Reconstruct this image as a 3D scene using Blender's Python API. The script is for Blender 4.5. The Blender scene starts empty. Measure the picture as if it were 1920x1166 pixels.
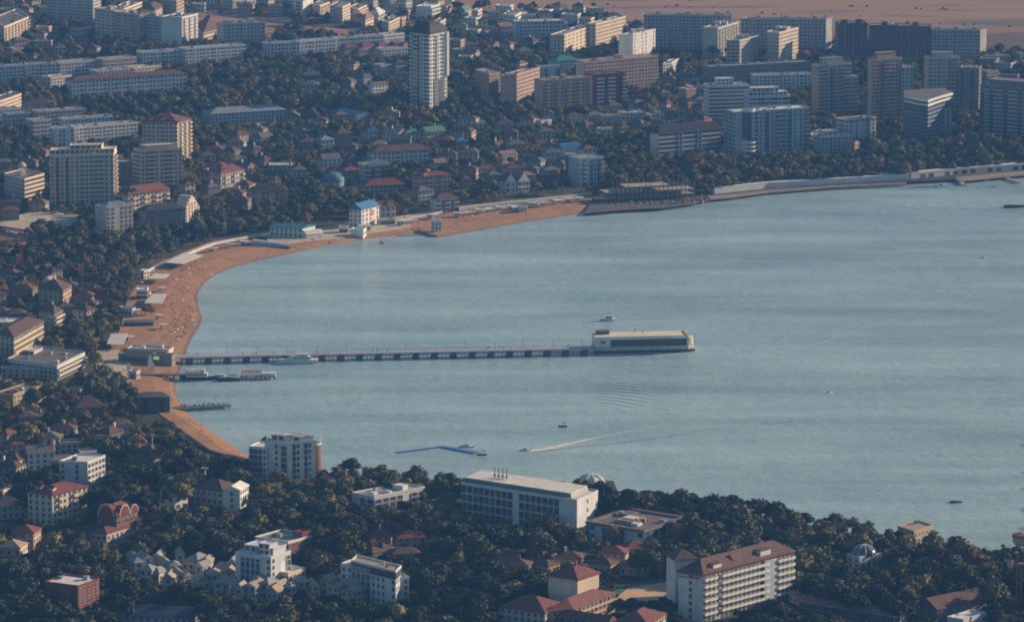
import bpy, math, random
import numpy as np
from mathutils import Vector, Matrix
from mathutils.geometry import tessellate_polygon

# ---------------------------------------------------------------- camera, world, sun, exposure
F_PX = 8800.0                      # focal length in pixels of a 1920 px wide frame
TH = math.atan(1573.0 / F_PX)      # camera pitch below the horizon
H = 485.0                          # camera height above the sea
GZ = 2.0                           # land level
SC = bpy.context.scene
COL = SC.collection
SUN_EL = math.radians(19.0)
SUN_AZ = math.radians(26.0)        # from +X (image right) towards +Y (away from the camera)

cam_d = bpy.data.cameras.new("camera")
cam = bpy.data.objects.new("camera", cam_d)
COL.objects.link(cam)
cam.location = (0, 0, H)
cam.rotation_euler = (math.pi / 2 - TH, 0, 0)
cam_d.sensor_width = 36.0
cam_d.lens = 36.0 * F_PX / 1920.0
cam_d.clip_start = 10.0
cam_d.clip_end = 60000.0
SC.camera = cam

world = bpy.data.worlds.new("World")
SC.world = world
world.use_nodes = True
wn = world.node_tree
bg = wn.nodes["Background"]
sky = wn.nodes.new("ShaderNodeTexSky")
sky.sky_type = 'NISHITA'
sky.sun_disc = False
sky.sun_elevation = SUN_EL
sky.sun_rotation = math.pi / 2 - SUN_AZ
sky.air_density = 1.5
sky.dust_density = 0.3
sky.ozone_density = 4.0
wn.links.new(sky.outputs[0], bg.inputs[0])
bg.inputs[1].default_value = 0.070

sun_d = bpy.data.lights.new("sun", 'SUN')
sun_d.energy = 5.0
sun_d.angle = math.radians(0.5)
sun_d.color = (1.0, 0.75, 0.50)
sun = bpy.data.objects.new("sun", sun_d)
COL.objects.link(sun)
SUNV = Vector((math.cos(SUN_AZ) * math.cos(SUN_EL), math.sin(SUN_AZ) * math.cos(SUN_EL), math.sin(SUN_EL)))
sun.rotation_euler = SUNV.to_track_quat('Z', 'Y').to_euler()
sun.location = (800, 2500, 900)

SC.view_settings.view_transform = 'Standard'
SC.view_settings.look = 'None'
SC.view_settings.gamma = 1.0
SC.view_settings.exposure = 0.62
SC.cycles.max_bounces = 6
SC.cycles.volume_bounces = 0
SC.cycles.use_denoising = True
SC.cycles.filter_width = 1.9

# ---------------------------------------------------------------- pixel <-> world
ST, CT = math.sin(TH), math.cos(TH)
def W(px, py, z=GZ):
    u = (px - 960.0) / F_PX
    v = (583.0 - py) / F_PX
    d = (u, CT + v * ST, -ST + v * CT)
    t = (z - H) / d[2]
    return Vector((d[0] * t, d[1] * t, z))
def PX(x, y, z=GZ):
    zz = z - H
    dep = y * CT - zz * ST
    up = y * ST + zz * CT
    return (960.0 + F_PX * x / dep, 583.0 - F_PX * up / dep, F_PX / dep)

# ---------------------------------------------------------------- materials
MATS = {}
def mat(name, col, rough=0.85, n=0.12, scale=0.25, spec=0.25, metal=0.0, emis=None, panels=0.0, rnd=0.0, stretch=None):
    if name in MATS: return MATS[name]
    m = bpy.data.materials.new(name); m.use_nodes = True
    nt = m.node_tree; N = nt.nodes; L = nt.links
    b = N["Principled BSDF"]
    b.inputs["Roughness"].default_value = rough
    b.inputs["Specular IOR Level"].default_value = spec
    b.inputs["Metallic"].default_value = metal
    tc = N.new("ShaderNodeTexCoord")
    geo = N.new("ShaderNodeNewGeometry")
    mp = N.new("ShaderNodeMapping")
    L.new(tc.outputs["Object"], mp.inputs[0])
    if stretch: mp.inputs["Scale"].default_value = stretch
    nz = N.new("ShaderNodeTexNoise"); nz.inputs["Scale"].default_value = scale
    nz.inputs["Detail"].default_value = 6.0; nz.inputs["Roughness"].default_value = 0.6
    L.new(mp.outputs[0], nz.inputs["Vector"])
    r = N.new("ShaderNodeMapRange")
    r.inputs["From Min"].default_value = 0.3; r.inputs["From Max"].default_value = 0.7
    r.inputs["To Min"].default_value = 1.0 - n; r.inputs["To Max"].default_value = 1.0 + n
    L.new(nz.outputs["Fac"], r.inputs["Value"])
    fac = r.outputs[0]
    if panels > 0:
        sn = N.new("ShaderNodeVectorMath"); sn.operation = 'SNAP'
        sn.inputs[1].default_value = (3.3, 3.3, 3.0)
        L.new(tc.outputs["Object"], sn.inputs[0])
        wnz = N.new("ShaderNodeTexWhiteNoise"); L.new(sn.outputs[0], wnz.inputs["Vector"])
        r2 = N.new("ShaderNodeMapRange")
        r2.inputs["To Min"].default_value = 1.0 - panels; r2.inputs["To Max"].default_value = 1.0 + panels * 0.6
        L.new(wnz.outputs["Value"], r2.inputs["Value"])
        mu = N.new("ShaderNodeMath"); mu.operation = 'MULTIPLY'
        L.new(fac, mu.inputs[0]); L.new(r2.outputs[0], mu.inputs[1]); fac = mu.outputs[0]
        sx = N.new("ShaderNodeSeparateXYZ"); L.new(tc.outputs["Object"], sx.inputs[0])
        fr = N.new("ShaderNodeMath"); fr.operation = 'PINGPONG'; fr.inputs[1].default_value = 1.5
        L.new(sx.outputs["Z"], fr.inputs[0])
        lt = N.new("ShaderNodeMath"); lt.operation = 'LESS_THAN'; lt.inputs[1].default_value = 0.08
        L.new(fr.outputs[0], lt.inputs[0])
        ma = N.new("ShaderNodeMath"); ma.operation = 'MULTIPLY_ADD'
        ma.inputs[1].default_value = -0.18; ma.inputs[2].default_value = 1.0
        L.new(lt.outputs[0], ma.inputs[0])
        mu2 = N.new("ShaderNodeMath"); mu2.operation = 'MULTIPLY'
        L.new(fac, mu2.inputs[0]); L.new(ma.outputs[0], mu2.inputs[1]); fac = mu2.outputs[0]
    if rnd > 0:
        oi = N.new("ShaderNodeObjectInfo")
        r3 = N.new("ShaderNodeMapRange")
        r3.inputs["To Min"].default_value = 1.0 - rnd; r3.inputs["To Max"].default_value = 1.0 + rnd
        L.new(oi.outputs["Random"], r3.inputs["Value"])
        mu = N.new("ShaderNodeMath"); mu.operation = 'MULTIPLY'
        L.new(fac, mu.inputs[0]); L.new(r3.outputs[0], mu.inputs[1]); fac = mu.outputs[0]
    vm = N.new("ShaderNodeVectorMath"); vm.operation = 'SCALE'
    vm.inputs[0].default_value = col[:3]
    L.new(fac, vm.inputs["Scale"])
    L.new(vm.outputs[0], b.inputs["Base Color"])
    if emis:
        b.inputs["Emission Color"].default_value = (*emis[:3], 1); b.inputs["Emission Strength"].default_value = emis[3]
    MATS[name] = m
    return m

WALLC = {'W': (.66, .65, .62), 'C': (.64, .53, .41), 'G': (.43, .42, .41), 'P': (.48, .33, .27), 'O': (.46, .31, .20),
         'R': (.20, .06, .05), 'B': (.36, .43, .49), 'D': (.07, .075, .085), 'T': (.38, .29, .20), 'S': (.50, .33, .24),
         'M': (.50, .46, .41), 'Y': (.62, .52, .32), 'K': (.22, .20, .19), 'L': (.56, .58, .60), 'N': (.15, .08, .075)}
ROOFC = {'r': (.17, .062, .05), 'b': (.12, .07, .058), 'd': (.055, .05, .055), 't': (.03, .17, .17), 'u': (.05, .17, .32),
         'g': (.26, .26, .26), 'w': (.62, .60, .55), 'k': (.14, .13, .12), 'l': (.33, .27, .21), 'q': (.04, .06, .09), 'n': (.10, .22, .14),
         's': (.23, .145, .11), 'y': (.20, .24, .27)}
def wallm(c, panels=True):
    return mat("wall_plaster_%s%s" % (c, "_panel" if panels else ""), WALLC[c], 0.88, 0.10, 0.18, 0.15, panels=0.12 if panels else 0.0, stretch=(1, 1, .35))
def roofm(c):
    return mat("roof_cover_%s" % c, ROOFC[c], 0.8, 0.22, 0.35, 0.2)
M_GLASS = mat("window_glass", (.050, .060, .075), 0.18, 0.4, 0.6, 0.6, rnd=0.95)  # random tone per window: curtains, and bright reflections put into the colour
M_FRAME = mat("window_frame_white", (.42, .42, .40), 0.6, 0.05)
M_DARK = mat("recess_shade", (.085, .09, .10), 0.6, 0.3, 0.5, rnd=0.4)  # for flat panels: the shade of recesses is put into the colour
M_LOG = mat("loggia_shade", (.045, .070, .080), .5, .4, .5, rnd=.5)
M_RAIL = mat("glass_rail", (.10, .14, .16), .3, .2, .5, .5)
M_BLUEGLASS = mat("curtain_glass", (.06, .10, .14), 0.12, 0.35, 0.25, 0.7)
M_WHITE = mat("white_paint", (.66, .65, .62), 0.6, 0.08, 0.3)
M_METAL = mat("grey_metal", (.28, .29, .30), 0.5, 0.15, 0.5, 0.4)
M_CONC = mat("concrete", (.36, .33, .29), 0.9, 0.18, 0.12)
M_DKMETAL = mat("dark_metal", (.05, .05, .06), 0.5, 0.2, 0.5)
M_WOOD = mat("weathered_wood", (.20, .14, .10), 0.85, 0.2, 0.6)
M_RED = mat("red_paint", (.42, .05, .03), 0.6, 0.1, 0.5)
M_BRICK = mat("brown_brick", (.20, .10, .07), 0.9, 0.25, 0.6)

# ---------------------------------------------------------------- mesh builder
class MB:
    def __init__(s): s.v = []; s.f = []; s.m = []
    def add(s, vs, fs, m=0):
        o = len(s.v); s.v += [tuple(q) for q in vs]
        for f in fs: s.f.append(tuple(i + o for i in f)); s.m.append(m)
        return s
    def box(s, x0, x1, y0, y1, z0, z1, m=0):
        return s.add([(x0, y0, z0), (x1, y0, z0), (x1, y1, z0), (x0, y1, z0), (x0, y0, z1), (x1, y0, z1), (x1, y1, z1), (x0, y1, z1)],
                     [(3, 2, 1, 0), (4, 5, 6, 7), (0, 1, 5, 4), (1, 2, 6, 5), (2, 3, 7, 6), (3, 0, 4, 7)], m)
    def prism(s, poly, z0, z1, m=0, mtop=None, cap=True):
        n = len(poly)
        a = sum(poly[i][0] * poly[(i + 1) % n][1] - poly[(i + 1) % n][0] * poly[i][1] for i in range(n))
        if a < 0: poly = poly[::-1]
        vs = [(p[0], p[1], z0) for p in poly] + [(p[0], p[1], z1) for p in poly]
        s.add(vs, [(i, (i + 1) % n, n + (i + 1) % n, n + i) for i in range(n)], m)
        if cap:
            tri = tessellate_polygon([[Vector((p[0], p[1], 0)) for p in poly]]) if n > 4 else None
            if tri is None:
                s.add([(p[0], p[1], z1) for p in poly], [tuple(range(n))], m if mtop is None else mtop)
                s.add([(p[0], p[1], z0) for p in poly], [tuple(range(n))[::-1]], m)
            else:
                fs = []
                for t in tri:
                    A, B, C = (poly[i] for i in t)
                    cr = (B[0] - A[0]) * (C[1] - A[1]) - (B[1] - A[1]) * (C[0] - A[0])
                    fs.append(tuple(t) if cr > 0 else tuple(t)[::-1])
                s.add([(p[0], p[1], z1) for p in poly], fs, m if mtop is None else mtop)
        return s
    def tube(s, a, b, r0, r1=None, n=8, m=0, cap=True):
        a = Vector(a); b = Vector(b); r1 = r0 if r1 is None else r1
        d = (b - a).normalized(); x = d.orthogonal().normalized(); y = d.cross(x)
        vs = []
        for c, r in ((a, r0), (b, r1)):
            for k in range(n):
                t = 2 * math.pi * k / n
                vs.append(c + x * (math.cos(t) * r) + y * (math.sin(t) * r))
        fs = [(k, (k + 1) % n, n + (k + 1) % n, n + k) for k in range(n)]
        if cap: fs += [tuple(range(n))[::-1], tuple(range(n, 2 * n))]
        return s.add(vs, fs, m)
    def lathe(s, prof, n=24, m=0, cx=0, cy=0, a0=0, a1=2 * math.pi):
        full = abs(a1 - a0 - 2 * math.pi) < 1e-6
        cols = n if full else n + 1
        vs = []
        for k in range(cols):
            t = a0 + (a1 - a0) * k / n
            for r, z in prof: vs.append((cx + r * math.cos(t), cy + r * math.sin(t), z))
        P = len(prof); fs = []
        for k in range(n):
            k2 = (k + 1) % cols
            for j in range(P - 1): fs.append((k * P + j, k2 * P + j, k2 * P + j + 1, k * P + j + 1))
        return s.add(vs, fs, m)
    def mesh(s, name, mats, smooth=False):
        me = bpy.data.meshes.new(name)
        me.from_pydata(s.v, [], s.f)
        for m in mats: me.materials.append(m)
        if len(mats) > 1: me.polygons.foreach_set("material_index", s.m)
        if smooth: me.polygons.foreach_set("use_smooth", [True] * len(s.f))
        me.update()
        return me
    def build(s, name, mats, parent=None, loc=(0, 0, 0), rz=0.0, smooth=False):
        if not isinstance(mats, (list, tuple)): mats = [mats]
        return ob(name, s.mesh(name, mats, smooth), parent, loc, rz)

def ob(name, me, parent=None, loc=(0, 0, 0), rz=0.0):
    o = bpy.data.objects.new(name, me); COL.objects.link(o)
    o.location = loc; o.rotation_euler = (0, 0, rz)
    if parent is not None: o.parent = parent
    return o
def tag(o, label=None, cat=None, group=None, kind=None):
    if label: o["label"] = label
    if cat: o["category"] = cat
    if group: o["group"] = group
    if kind: o["kind"] = kind
    return o
def thing(name, label, cat, loc, rz=0.0, group=None):
    return tag(ob(name, None, None, loc, rz), label, cat, group)

LAND = []      # (phrase, x, y): landmarks other labels refer to
USED = {}
def landmark(phrase, x, y): LAND.append((phrase, x, y))

# protection mask in pixel space: trees nearer than the marked thing may not cover it
MS = 2
MW, MH, MX0, MY0 = 1100, 680, -120, -60
mask = np.zeros((MH, MW), np.float32)
foot = np.zeros((MH, MW), bool)
def mset(x, y0, y1, base):
    i = int((x - MX0) / MS)
    if 0 <= i < MW:
        a = max(0, int((y0 - MY0) / MS)); b = min(MH, int((y1 - MY0) / MS) + 1)
        if b > a: mask[a:b, i] = np.maximum(mask[a:b, i], base)
def raster(poly):
    ys, xs = np.mgrid[0:MH, 0:MW]
    X = xs * MS + MX0; Y = ys * MS + MY0
    ins = np.zeros((MH, MW), bool); n = len(poly)
    for i in range(n):
        x1, y1 = poly[i]; x2, y2 = poly[(i + 1) % n]
        if y1 == y2: continue
        c = ((Y < y1) != (Y < y2)) & (X < (x2 - x1) * (Y - y1) / (y2 - y1) + x1)
        ins ^= c
    return ins
def protect_edge(a, b, h, vis, over=0.0):
    A = PX(a[0], a[1], GZ + h); B = PX(b[0], b[1], GZ + h)
    A0 = PX(a[0], a[1], GZ); B0 = PX(b[0], b[1], GZ)
    if A[0] > B[0]: A, B, A0, B0 = B, A, B0, A0
    n = max(1, int((B[0] - A[0]) / MS) + 1)
    for k in range(n + 1):
        t = k / n; x = A[0] + (B[0] - A[0]) * t
        yt = A[1] + (B[1] - A[1]) * t; yb = A0[1] + (B0[1] - A0[1]) * t
        mset(x, yt - over, yt + (yb - yt) * vis, yb)

# ---------------------------------------------------------------- windows, balconies
WM = {}
def wmesh(kind, w, h, wallc='W'):
    key = (kind, round(w, 1), round(h, 1), wallc)
    if key in WM: return WM[key]
    w, h = key[1], key[2]; b = MB()
    if kind == 'w':
        b.box(-w / 2, w / 2, -.04, .02, 0, h, 1)
        t = .14
        b.box(-w / 2 - .05, w / 2 + .05, -.12, .0, -.14, 0, 0)
        b.box(-w / 2 - .05, w / 2 + .05, -.10, .0, h, h + .1, 0)
        b.box(-w / 2 - .05, -w / 2 + t * .5, -.09, .0, 0, h, 0); b.box(w / 2 - t * .5, w / 2 + .05, -.09, .0, 0, h, 0)
        b.box(-.05, .05, -.08, .0, 0, h, 0)
        me = b.mesh("window", [M_FRAME, M_GLASS])
    elif kind == 'b':
        b.box(-w / 2, w / 2, -1.3, 0, -.18, 0, 0)
        b.box(-w / 2, w / 2, -1.3, -1.2, 0, h, 0)
        b.box(-w / 2, -w / 2 + .1, -1.2, 0, 0, h, 0); b.box(w / 2 - .1, w / 2, -1.2, 0, 0, h, 0)
        me = b.mesh("balcony", [wallm({'R': 'L', 'N': 'K', 'D': 'G', 'K': 'M'}.get(wallc, wallc), False)])
    elif kind == 'd':
        b.box(-w / 2, w / 2, -.05, .02, 0, h, 0)
        b.box(-.05, .05, -.09, 0, 0, h, 1)
        me = b.mesh("balcony_door", [M_DARK, M_FRAME])
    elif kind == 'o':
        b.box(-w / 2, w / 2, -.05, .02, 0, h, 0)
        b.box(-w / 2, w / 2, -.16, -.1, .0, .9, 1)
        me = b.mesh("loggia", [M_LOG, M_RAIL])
    elif kind == 'g':
        b.box(-w / 2, w / 2, -.25, .02, 0, h, 0)
        n = int(h / 3)
        for k in range(n): b.box(-w / 2 - .03, w / 2 + .03, -.3, 0, k * 3 + 2.6, k * 3 + 2.9, 1)
        b.box(-w / 2 - .06, -w / 2 + .1, -.34, 0, 0, h, 1); b.box(w / 2 - .1, w / 2 + .06, -.34, 0, 0, h, 1)
        me = b.mesh("glazed_bay", [M_BLUEGLASS, wallm(wallc, False)])
    elif kind == 's':
        b.box(-w / 2, w / 2, -.05, .02, 0, h, 0)
        n = max(2, int(w / 2))
        for k in range(1, n): b.box(-w / 2 + w * k / n - .07, -w / 2 + w * k / n + .07, -.1, 0, 0, h, 1)
        me = b.mesh("window", [M_GLASS, M_FRAME])
    WM[key] = me
    return me

def facade(root, a, b, h, pat, wallc, items, z0=0.0, fh=3.0):
    """collect (kind, mesh, loc, rz, name) along the wall a->b (local 2-D, outside on its right-hand side)"""
    a = Vector(a[:2]); b = Vector(b[:2]); L = (b - a).length
    if L < 1.5 or not pat: return
    d = (b - a) / L; nrm = Vector((d.y, -d.x)); rz = math.atan2(d.y, d.x)
    if pat[0] == '=': p = pat[1:]
    else:
        nb = max(1, int(round(L / 3.3))); p = (pat * nb)[:nb]
    bw = L / len(p); nf = max(1, int(round(h / fh))); fhh = h / nf
    def put(kind, w, hh, x, z, out=.02):
        q = a + d * x + nrm * out
        items.append((kind, wmesh(kind, w, hh, wallc), (q.x, q.y, z0 + z), rz))
    i = 0
    while i < len(p):
        c = p[i]
        xc = (i + .5) * bw
        if c == 's':
            j = i
            while j < len(p) and p[j] == 's': j += 1
            for f in range(nf): put('s', (j - i) * bw - .5, min(1.7, fhh * .55), (i + j) / 2 * bw, f * fhh + fhh * .32)
            i = j; continue
        if c == 'g': put('g', bw * .8, h - 1.2, xc, .3)
        elif c in 'wWblBo':
            for f in range(nf):
                z = f * fhh
                if c == 'w': put('w', min(1.5, bw * .55), min(1.7, fhh * .55), xc, z + fhh * .30)
                elif c == 'W': put('w', min(2.4, bw * .7), min(1.9, fhh * .6), xc, z + fhh * .28)
                elif c == 'b':
                    put('d', bw * .8, fhh * .78, xc, z + .15)
                    if f > 0: put('b', bw * .86, 1.05, xc, z + .16)
                elif c == 'B':
                    put('d', bw * .92, fhh * .74, xc, z + .2)
                    if f > 0: put('b', bw * 1.0, .95, xc, z + .16)
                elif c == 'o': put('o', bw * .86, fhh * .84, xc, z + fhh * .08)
                elif c == 'l':
                    put('d', bw * .8, fhh * .5, xc, z + fhh * .38)
        i += 1

def flush(root, items, cap=100):
    cnt = {}
    rest = {}
    names = {'w': 'window', 's': 'window', 'b': 'balcony', 'd': 'balcony_door', 'g': 'glazed_bay', 'o': 'loggia'}
    items.sort(key=lambda t: -t[2][2])
    for kind, me, loc, rz in items:
        nm = names[kind]; cnt[nm] = cnt.get(nm, 0) + 1
        if cnt[nm] <= cap: ob(nm, me, root, loc, rz)
        else: rest.setdefault(nm, []).append((me, loc, rz))
    for nm, lst in rest.items():
        b = MB(); mats = []
        for me, loc, rz in lst:
            c, s = math.cos(rz), math.sin(rz)
            off = []
            for m in me.materials:
                if m not in mats: mats.append(m)
                off.append(mats.index(m))
            vs = [(loc[0] + c * v.co.x - s * v.co.y, loc[1] + s * v.co.x + c * v.co.y, loc[2] + v.co.z) for v in me.vertices]
            o = len(b.v); b.v += vs
            for pl in me.polygons:
                b.f.append(tuple(i + o for i in pl.vertices)); b.m.append(off[pl.material_index])
        o = b.build(nm, mats, root); o["kind"] = "stuff"

# ---------------------------------------------------------------- roofs
def expand(q, d):
    c = sum((Vector(p) for p in q), Vector((0, 0))) / len(q)
    out = []
    n = len(q)
    for i in range(n):
        p = Vector(q[i]); a = (Vector(q[i - 1]) - p).normalized(); b = (Vector(q[(i + 1) % n]) - p).normalized()
        sn = abs(a.x * b.y - a.y * b.x); sn = max(sn, .3)
        out.append(p - (a + b) * (d / sn))
    return out
def roof_hip(b, q, z, rise, over, k0=None, m=0):
    q = expand(q, over)
    if (q[1] - q[0]).length < (q[2] - q[1]).length: q = q[1:] + q[:1]
    A, B, C, D = q
    k = min(.46, .5 * (C - B).length / (B - A).length) if k0 is None else k0
    m0 = (A + D) / 2; m1 = (B + C) / 2
    r0 = m0 + (m1 - m0) * k; r1 = m1 + (m0 - m1) * k
    t = .25
    vs = [(p.x, p.y, z) for p in q] + [(p.x, p.y, z + t) for p in q] + [(r0.x, r0.y, z + t + rise), (r1.x, r1.y, z + t + rise)]
    fs = [(3, 2, 1, 0), (0, 1, 5, 4), (1, 2, 6, 5), (2, 3, 7, 6), (3, 0, 4, 7), (4, 5, 9, 8), (6, 7, 8, 9), (5, 6, 9), (7, 4, 8)]
    b.add(vs, fs, m)
    return r0, r1
def roof_vault(b, q, z, rise, over, n=10):
    q = expand(q, over)
    if (q[1] - q[0]).length < (q[2] - q[1]).length: q = q[1:] + q[:1]
    A, B, C, D = q; vs = []
    for k in range(n + 1):
        t = k / n; zz = z + rise * math.sin(math.pi * t)
        p = A + (D - A) * t; r = B + (C - B) * t
        vs += [(p.x, p.y, zz), (r.x, r.y, zz)]
    fs = [(2 * k, 2 * k + 1, 2 * k + 3, 2 * k + 2) for k in range(n)]
    fs += [tuple(2 * k for k in range(n + 1))[::-1], tuple(2 * k + 1 for k in range(n + 1))]
    b.add(vs, fs, 0)
def roof_mansard(b, q, z, rise, over, inset=1.6):
    q = expand(q, over); i = expand(q, -inset - over)
    vs = [(p.x, p.y, z) for p in q] + [(p.x, p.y, z + rise) for p in i]
    b.add(vs, [(3, 2, 1, 0), (0, 1, 5, 4), (1, 2, 6, 5), (2, 3, 7, 6), (3, 0, 4, 7), (4, 5, 6, 7)], 0)
def ring(b, q, z0, z1, t, m=0):
    o = [Vector(p) for p in q]; i = expand(q, -t); n = len(q)
    vs = [(p.x, p.y, z0) for p in o] + [(p.x, p.y, z1) for p in o] + [(p.x, p.y, z1) for p in i] + [(p.x, p.y, z0) for p in i]
    fs = []
    for k in range(n):
        j = (k + 1) % n
        fs += [(k, j, n + j, n + k), (n + k, n + j, 2 * n + j, 2 * n + k), (2 * n + k, 2 * n + j, 3 * n + j, 3 * n + k)]
    b.add(vs, fs, m)

RNG = random.Random(7)
BLD = []
def building(name, label, pts, h, depth=12.0, pat=('w', 'w'), wall='W', roof='fg', rise=None, sk=0.0, cat='building', group=None,
             lift=0, pent=None, chim=0, dorm=0, vis=0.72, z=GZ, fh=3.0, over=None, px=True, lm=True, antenna=0, band=None, endwall=None):
    short, _, rest = label.partition('|')
    full = (short + ' ' + rest).strip()
    top = z + h
    P = [W(p[0], p[1], top).xy for p in pts] if px else [Vector(p) for p in pts]
    a, b_ = P[0], P[1]
    if len(P) == 2:
        e = (b_ - a); n = Vector((-e.y, e.x)).normalized()
        q = [a, b_, b_ + n * depth + e.normalized() * sk, a + n * depth + e.normalized() * sk]
    else:
        q = [a, b_, P[2], a + P[2] - b_]
        e0, e1 = b_ - a, P[2] - b_; sn_ = (e0.x * e1.y - e0.y * e1.x) / (e0.length * e1.length)
        if sn_ < .45 or max(e0.length, e1.length) > 75: print('SHAPE', short, round(sn_, 2), round(e0.length), round(e1.length))
    cen = (q[0] + q[2]) / 2
    rz = math.atan2((q[1] - q[0]).y, (q[1] - q[0]).x)
    R = Matrix.Rotation(-rz, 2)
    lq = [R @ (p - cen) for p in q]
    root = thing(name, full, cat, (cen.x, cen.y, z), rz, group)
    wm = wallm(wall, h > 9)
    rt, rc = roof[0], roof[1]
    L1 = (lq[1] - lq[0]).length; L2 = (lq[2] - lq[1]).length; mn = min(L1, L2)
    if rise is None: rise = {'h': mn * .26, 'g': mn * .30, 'G': mn * .34, 'v': mn * .25, 'm': 3.2, 'f': 0}[rt]
    wb = MB(); wb.prism([tuple(p) for p in lq], -2.5, h, 0)
    ov = over if over is not None else (.5 if h < 14 else .8)
    rb = MB()
    if rt == 'f':
        wb.v = [v for v in wb.v]
        inner = expand(lq, -.32)
        rb.prism([tuple(p) for p in inner], h + .01, h + .12, 0)
        pb = MB(); ring(pb, expand(lq, .12), h - .35, h + .75, .4)
        pb.build("parapet", wallm(wall, False), root)
    elif rt == 'h': roof_hip(rb, lq, h, rise, ov)
    elif rt in 'gG':
        qq = lq if rt == 'g' else lq
        if rt == 'G':   # gable faces the front wall
            A, B, C, D = expand(lq, .35)
            m0 = (A + B) / 2; m1 = (C + D) / 2
            vs = [(p.x, p.y, h + .02) for p in (A, B, C, D)] + [(p.x, p.y, h + .27) for p in (A, B, C, D)] + [(m0.x, m0.y, h + rise + .27), (m1.x, m1.y, h + rise + .27)]
            rb.add(vs, [(3, 2, 1, 0), (0, 1, 5, 4), (1, 2, 6, 5), (2, 3, 7, 6), (3, 0, 4, 7), (5, 6, 9, 8), (7, 4, 8, 9)], 0)
            g0 = (lq[0] + lq[1]) / 2; g1 = (lq[2] + lq[3]) / 2
            for (u, v, w) in ((A, B, m0), (C, D, m1)):
                wb.add([(u.x, u.y, h + .02), (v.x, v.y, h + .02), (w.x, w.y, h + rise + .25)], [(0, 1, 2)], 0)
        else:
            r0, r1 = roof_hip(rb, lq, h, rise, .35, k0=0.0)
    elif rt == 'v': roof_vault(rb, lq, h, rise, .3)
    elif rt == 'm': roof_mansard(rb, lq, h, rise, .3)
    wo = wb.build("wall", wm, root)
    ro = rb.build("roof", roofm(rc), root)
    U = lambda u, v: lq[0] + (lq[1] - lq[0]) * u + (lq[3] - lq[0]) * v
    if pent:
        for (u0, u1, v0, v1, ph) in (pent if isinstance(pent, list) else [pent]):
            pq = [U(u0, v0), U(u1, v0), U(u1, v1), U(u0, v1)]
            pm = MB(); pm.prism([tuple(p) for p in pq], h, h + ph, 0)
            ring(pm, expand(pq, .3), h + ph, h + ph + .4, .5, 0)
            po = pm.build("penthouse", wallm(wall, False), root)
            its = []
            facade(root, pq[0], pq[1], ph, 'W', wall, its, z0=h)
            flush(root, its)
    for k in range(lift):
        u = (k + .5) / lift; c = U(u, .5)
        ex = (lq[1] - lq[0]).normalized(); ey = Vector((-ex.y, ex.x))
        w = min(2.4, mn * .2)
        pq = [c - ex * w - ey * w * .8, c + ex * w - ey * w * .8, c + ex * w + ey * w * .8, c - ex * w + ey * w * .8]
        lb = MB(); lb.prism([tuple(p) for p in pq], h + .1, h + 2.9, 0); lb.prism([tuple(p) for p in expand(pq, .2)], h + 2.9, h + 3.1, 0)
        lb.build("lift_housing", wallm(wall, False), root)
    if rt == 'f' and L1 * L2 > 180 and cat not in ('stage',):
        for k in range(min(7, int(L1 * L2 / 110))):
            c = U(RNG.uniform(.08, .92), RNG.uniform(.15, .85)); w = RNG.uniform(.5, 1.6); d_ = RNG.uniform(.4, 1.2); hh = RNG.uniform(.7, 1.7)
            vb = MB(); vb.box(c.x - w, c.x + w, c.y - d_, c.y + d_, h + .1, h + .1 + hh); vb.box(c.x - w - .1, c.x + w + .1, c.y - d_ - .1, c.y + d_ + .1, h + .1 + hh, h + .2 + hh)
            vb.build("roof_vent", RNG.choice([M_METAL, M_CONC, M_WHITE, M_BRICK]), ro)
    for k in range(antenna):
        c = U(RNG.uniform(.2, .8), RNG.uniform(.3, .7))
        ab = MB(); ab.tube((c.x, c.y, h), (c.x, c.y, h + 4.5), .12, .08, 5)
        ab.box(c.x - .9, c.x + .9, c.y - .05, c.y + .05, h + 3.6, h + 3.75)
        ab.build("antenna", M_METAL, root)
    for k in range(chim):
        u, v = RNG.uniform(.25, .75), RNG.uniform(.4, .6); c = U(u, v)
        cb = MB(); cb.box(c.x - .45, c.x + .45, c.y - .45, c.y + .45, h + .2, h + rise + 1.6); cb.box(c.x - .55, c.x + .55, c.y - .55, c.y + .55, h + rise + 1.6, h + rise + 1.8)
        cb.build("chimney", M_WHITE if RNG.random() < .5 else M_BRICK, ro)
    for k in range(dorm):
        u = (k + .5) / dorm; c = U(u, .12); dw = 1.5
        db = MB(); ex = (lq[1] - lq[0]).normalized(); ey = Vector((-ex.y, ex.x))
        pq = [c - ex * dw, c + ex * dw, c + ex * dw + ey * 3, c - ex * dw + ey * 3]
        db.prism([tuple(p) for p in pq], h + .3, h + 2.3, 0); roof_hip(db, pq, h + 2.3, 1.2, .2, 0.0, 1)
        db.build("dormer", [wallm(wall, False), roofm(rc)], ro)
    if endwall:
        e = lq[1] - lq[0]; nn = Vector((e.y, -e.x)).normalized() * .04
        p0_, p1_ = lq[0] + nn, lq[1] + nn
        eb = MB(); eb.prism([tuple(p0_), tuple(p1_), tuple(p1_ - nn * 3), tuple(p0_ - nn * 3)], .1, h - .1, 0); eb.build("end_panel", wallm(endwall, False), root)  # thin panel in another colour over the first wall face
    if band:   # coloured top band round the eaves
        bb = MB(); ring(bb, expand(lq, .16), h - band[1], h - .4, .3); bb.build("eaves_band", wallm(band[0], False) if len(band[0]) == 1 else MATS[band[0]], root)
    items = []
    camv = -cen
    def seen(i, j):
        e = q[j] - q[i]; nn = Vector((e.y, -e.x)); mid = (q[i] + q[j]) / 2
        return nn.dot(-mid) > 0
    edges = [(0, 1, pat[0]), (1, 2, pat[1]), (3, 0, pat[1] if len(P) == 2 else pat[0])]
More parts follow.
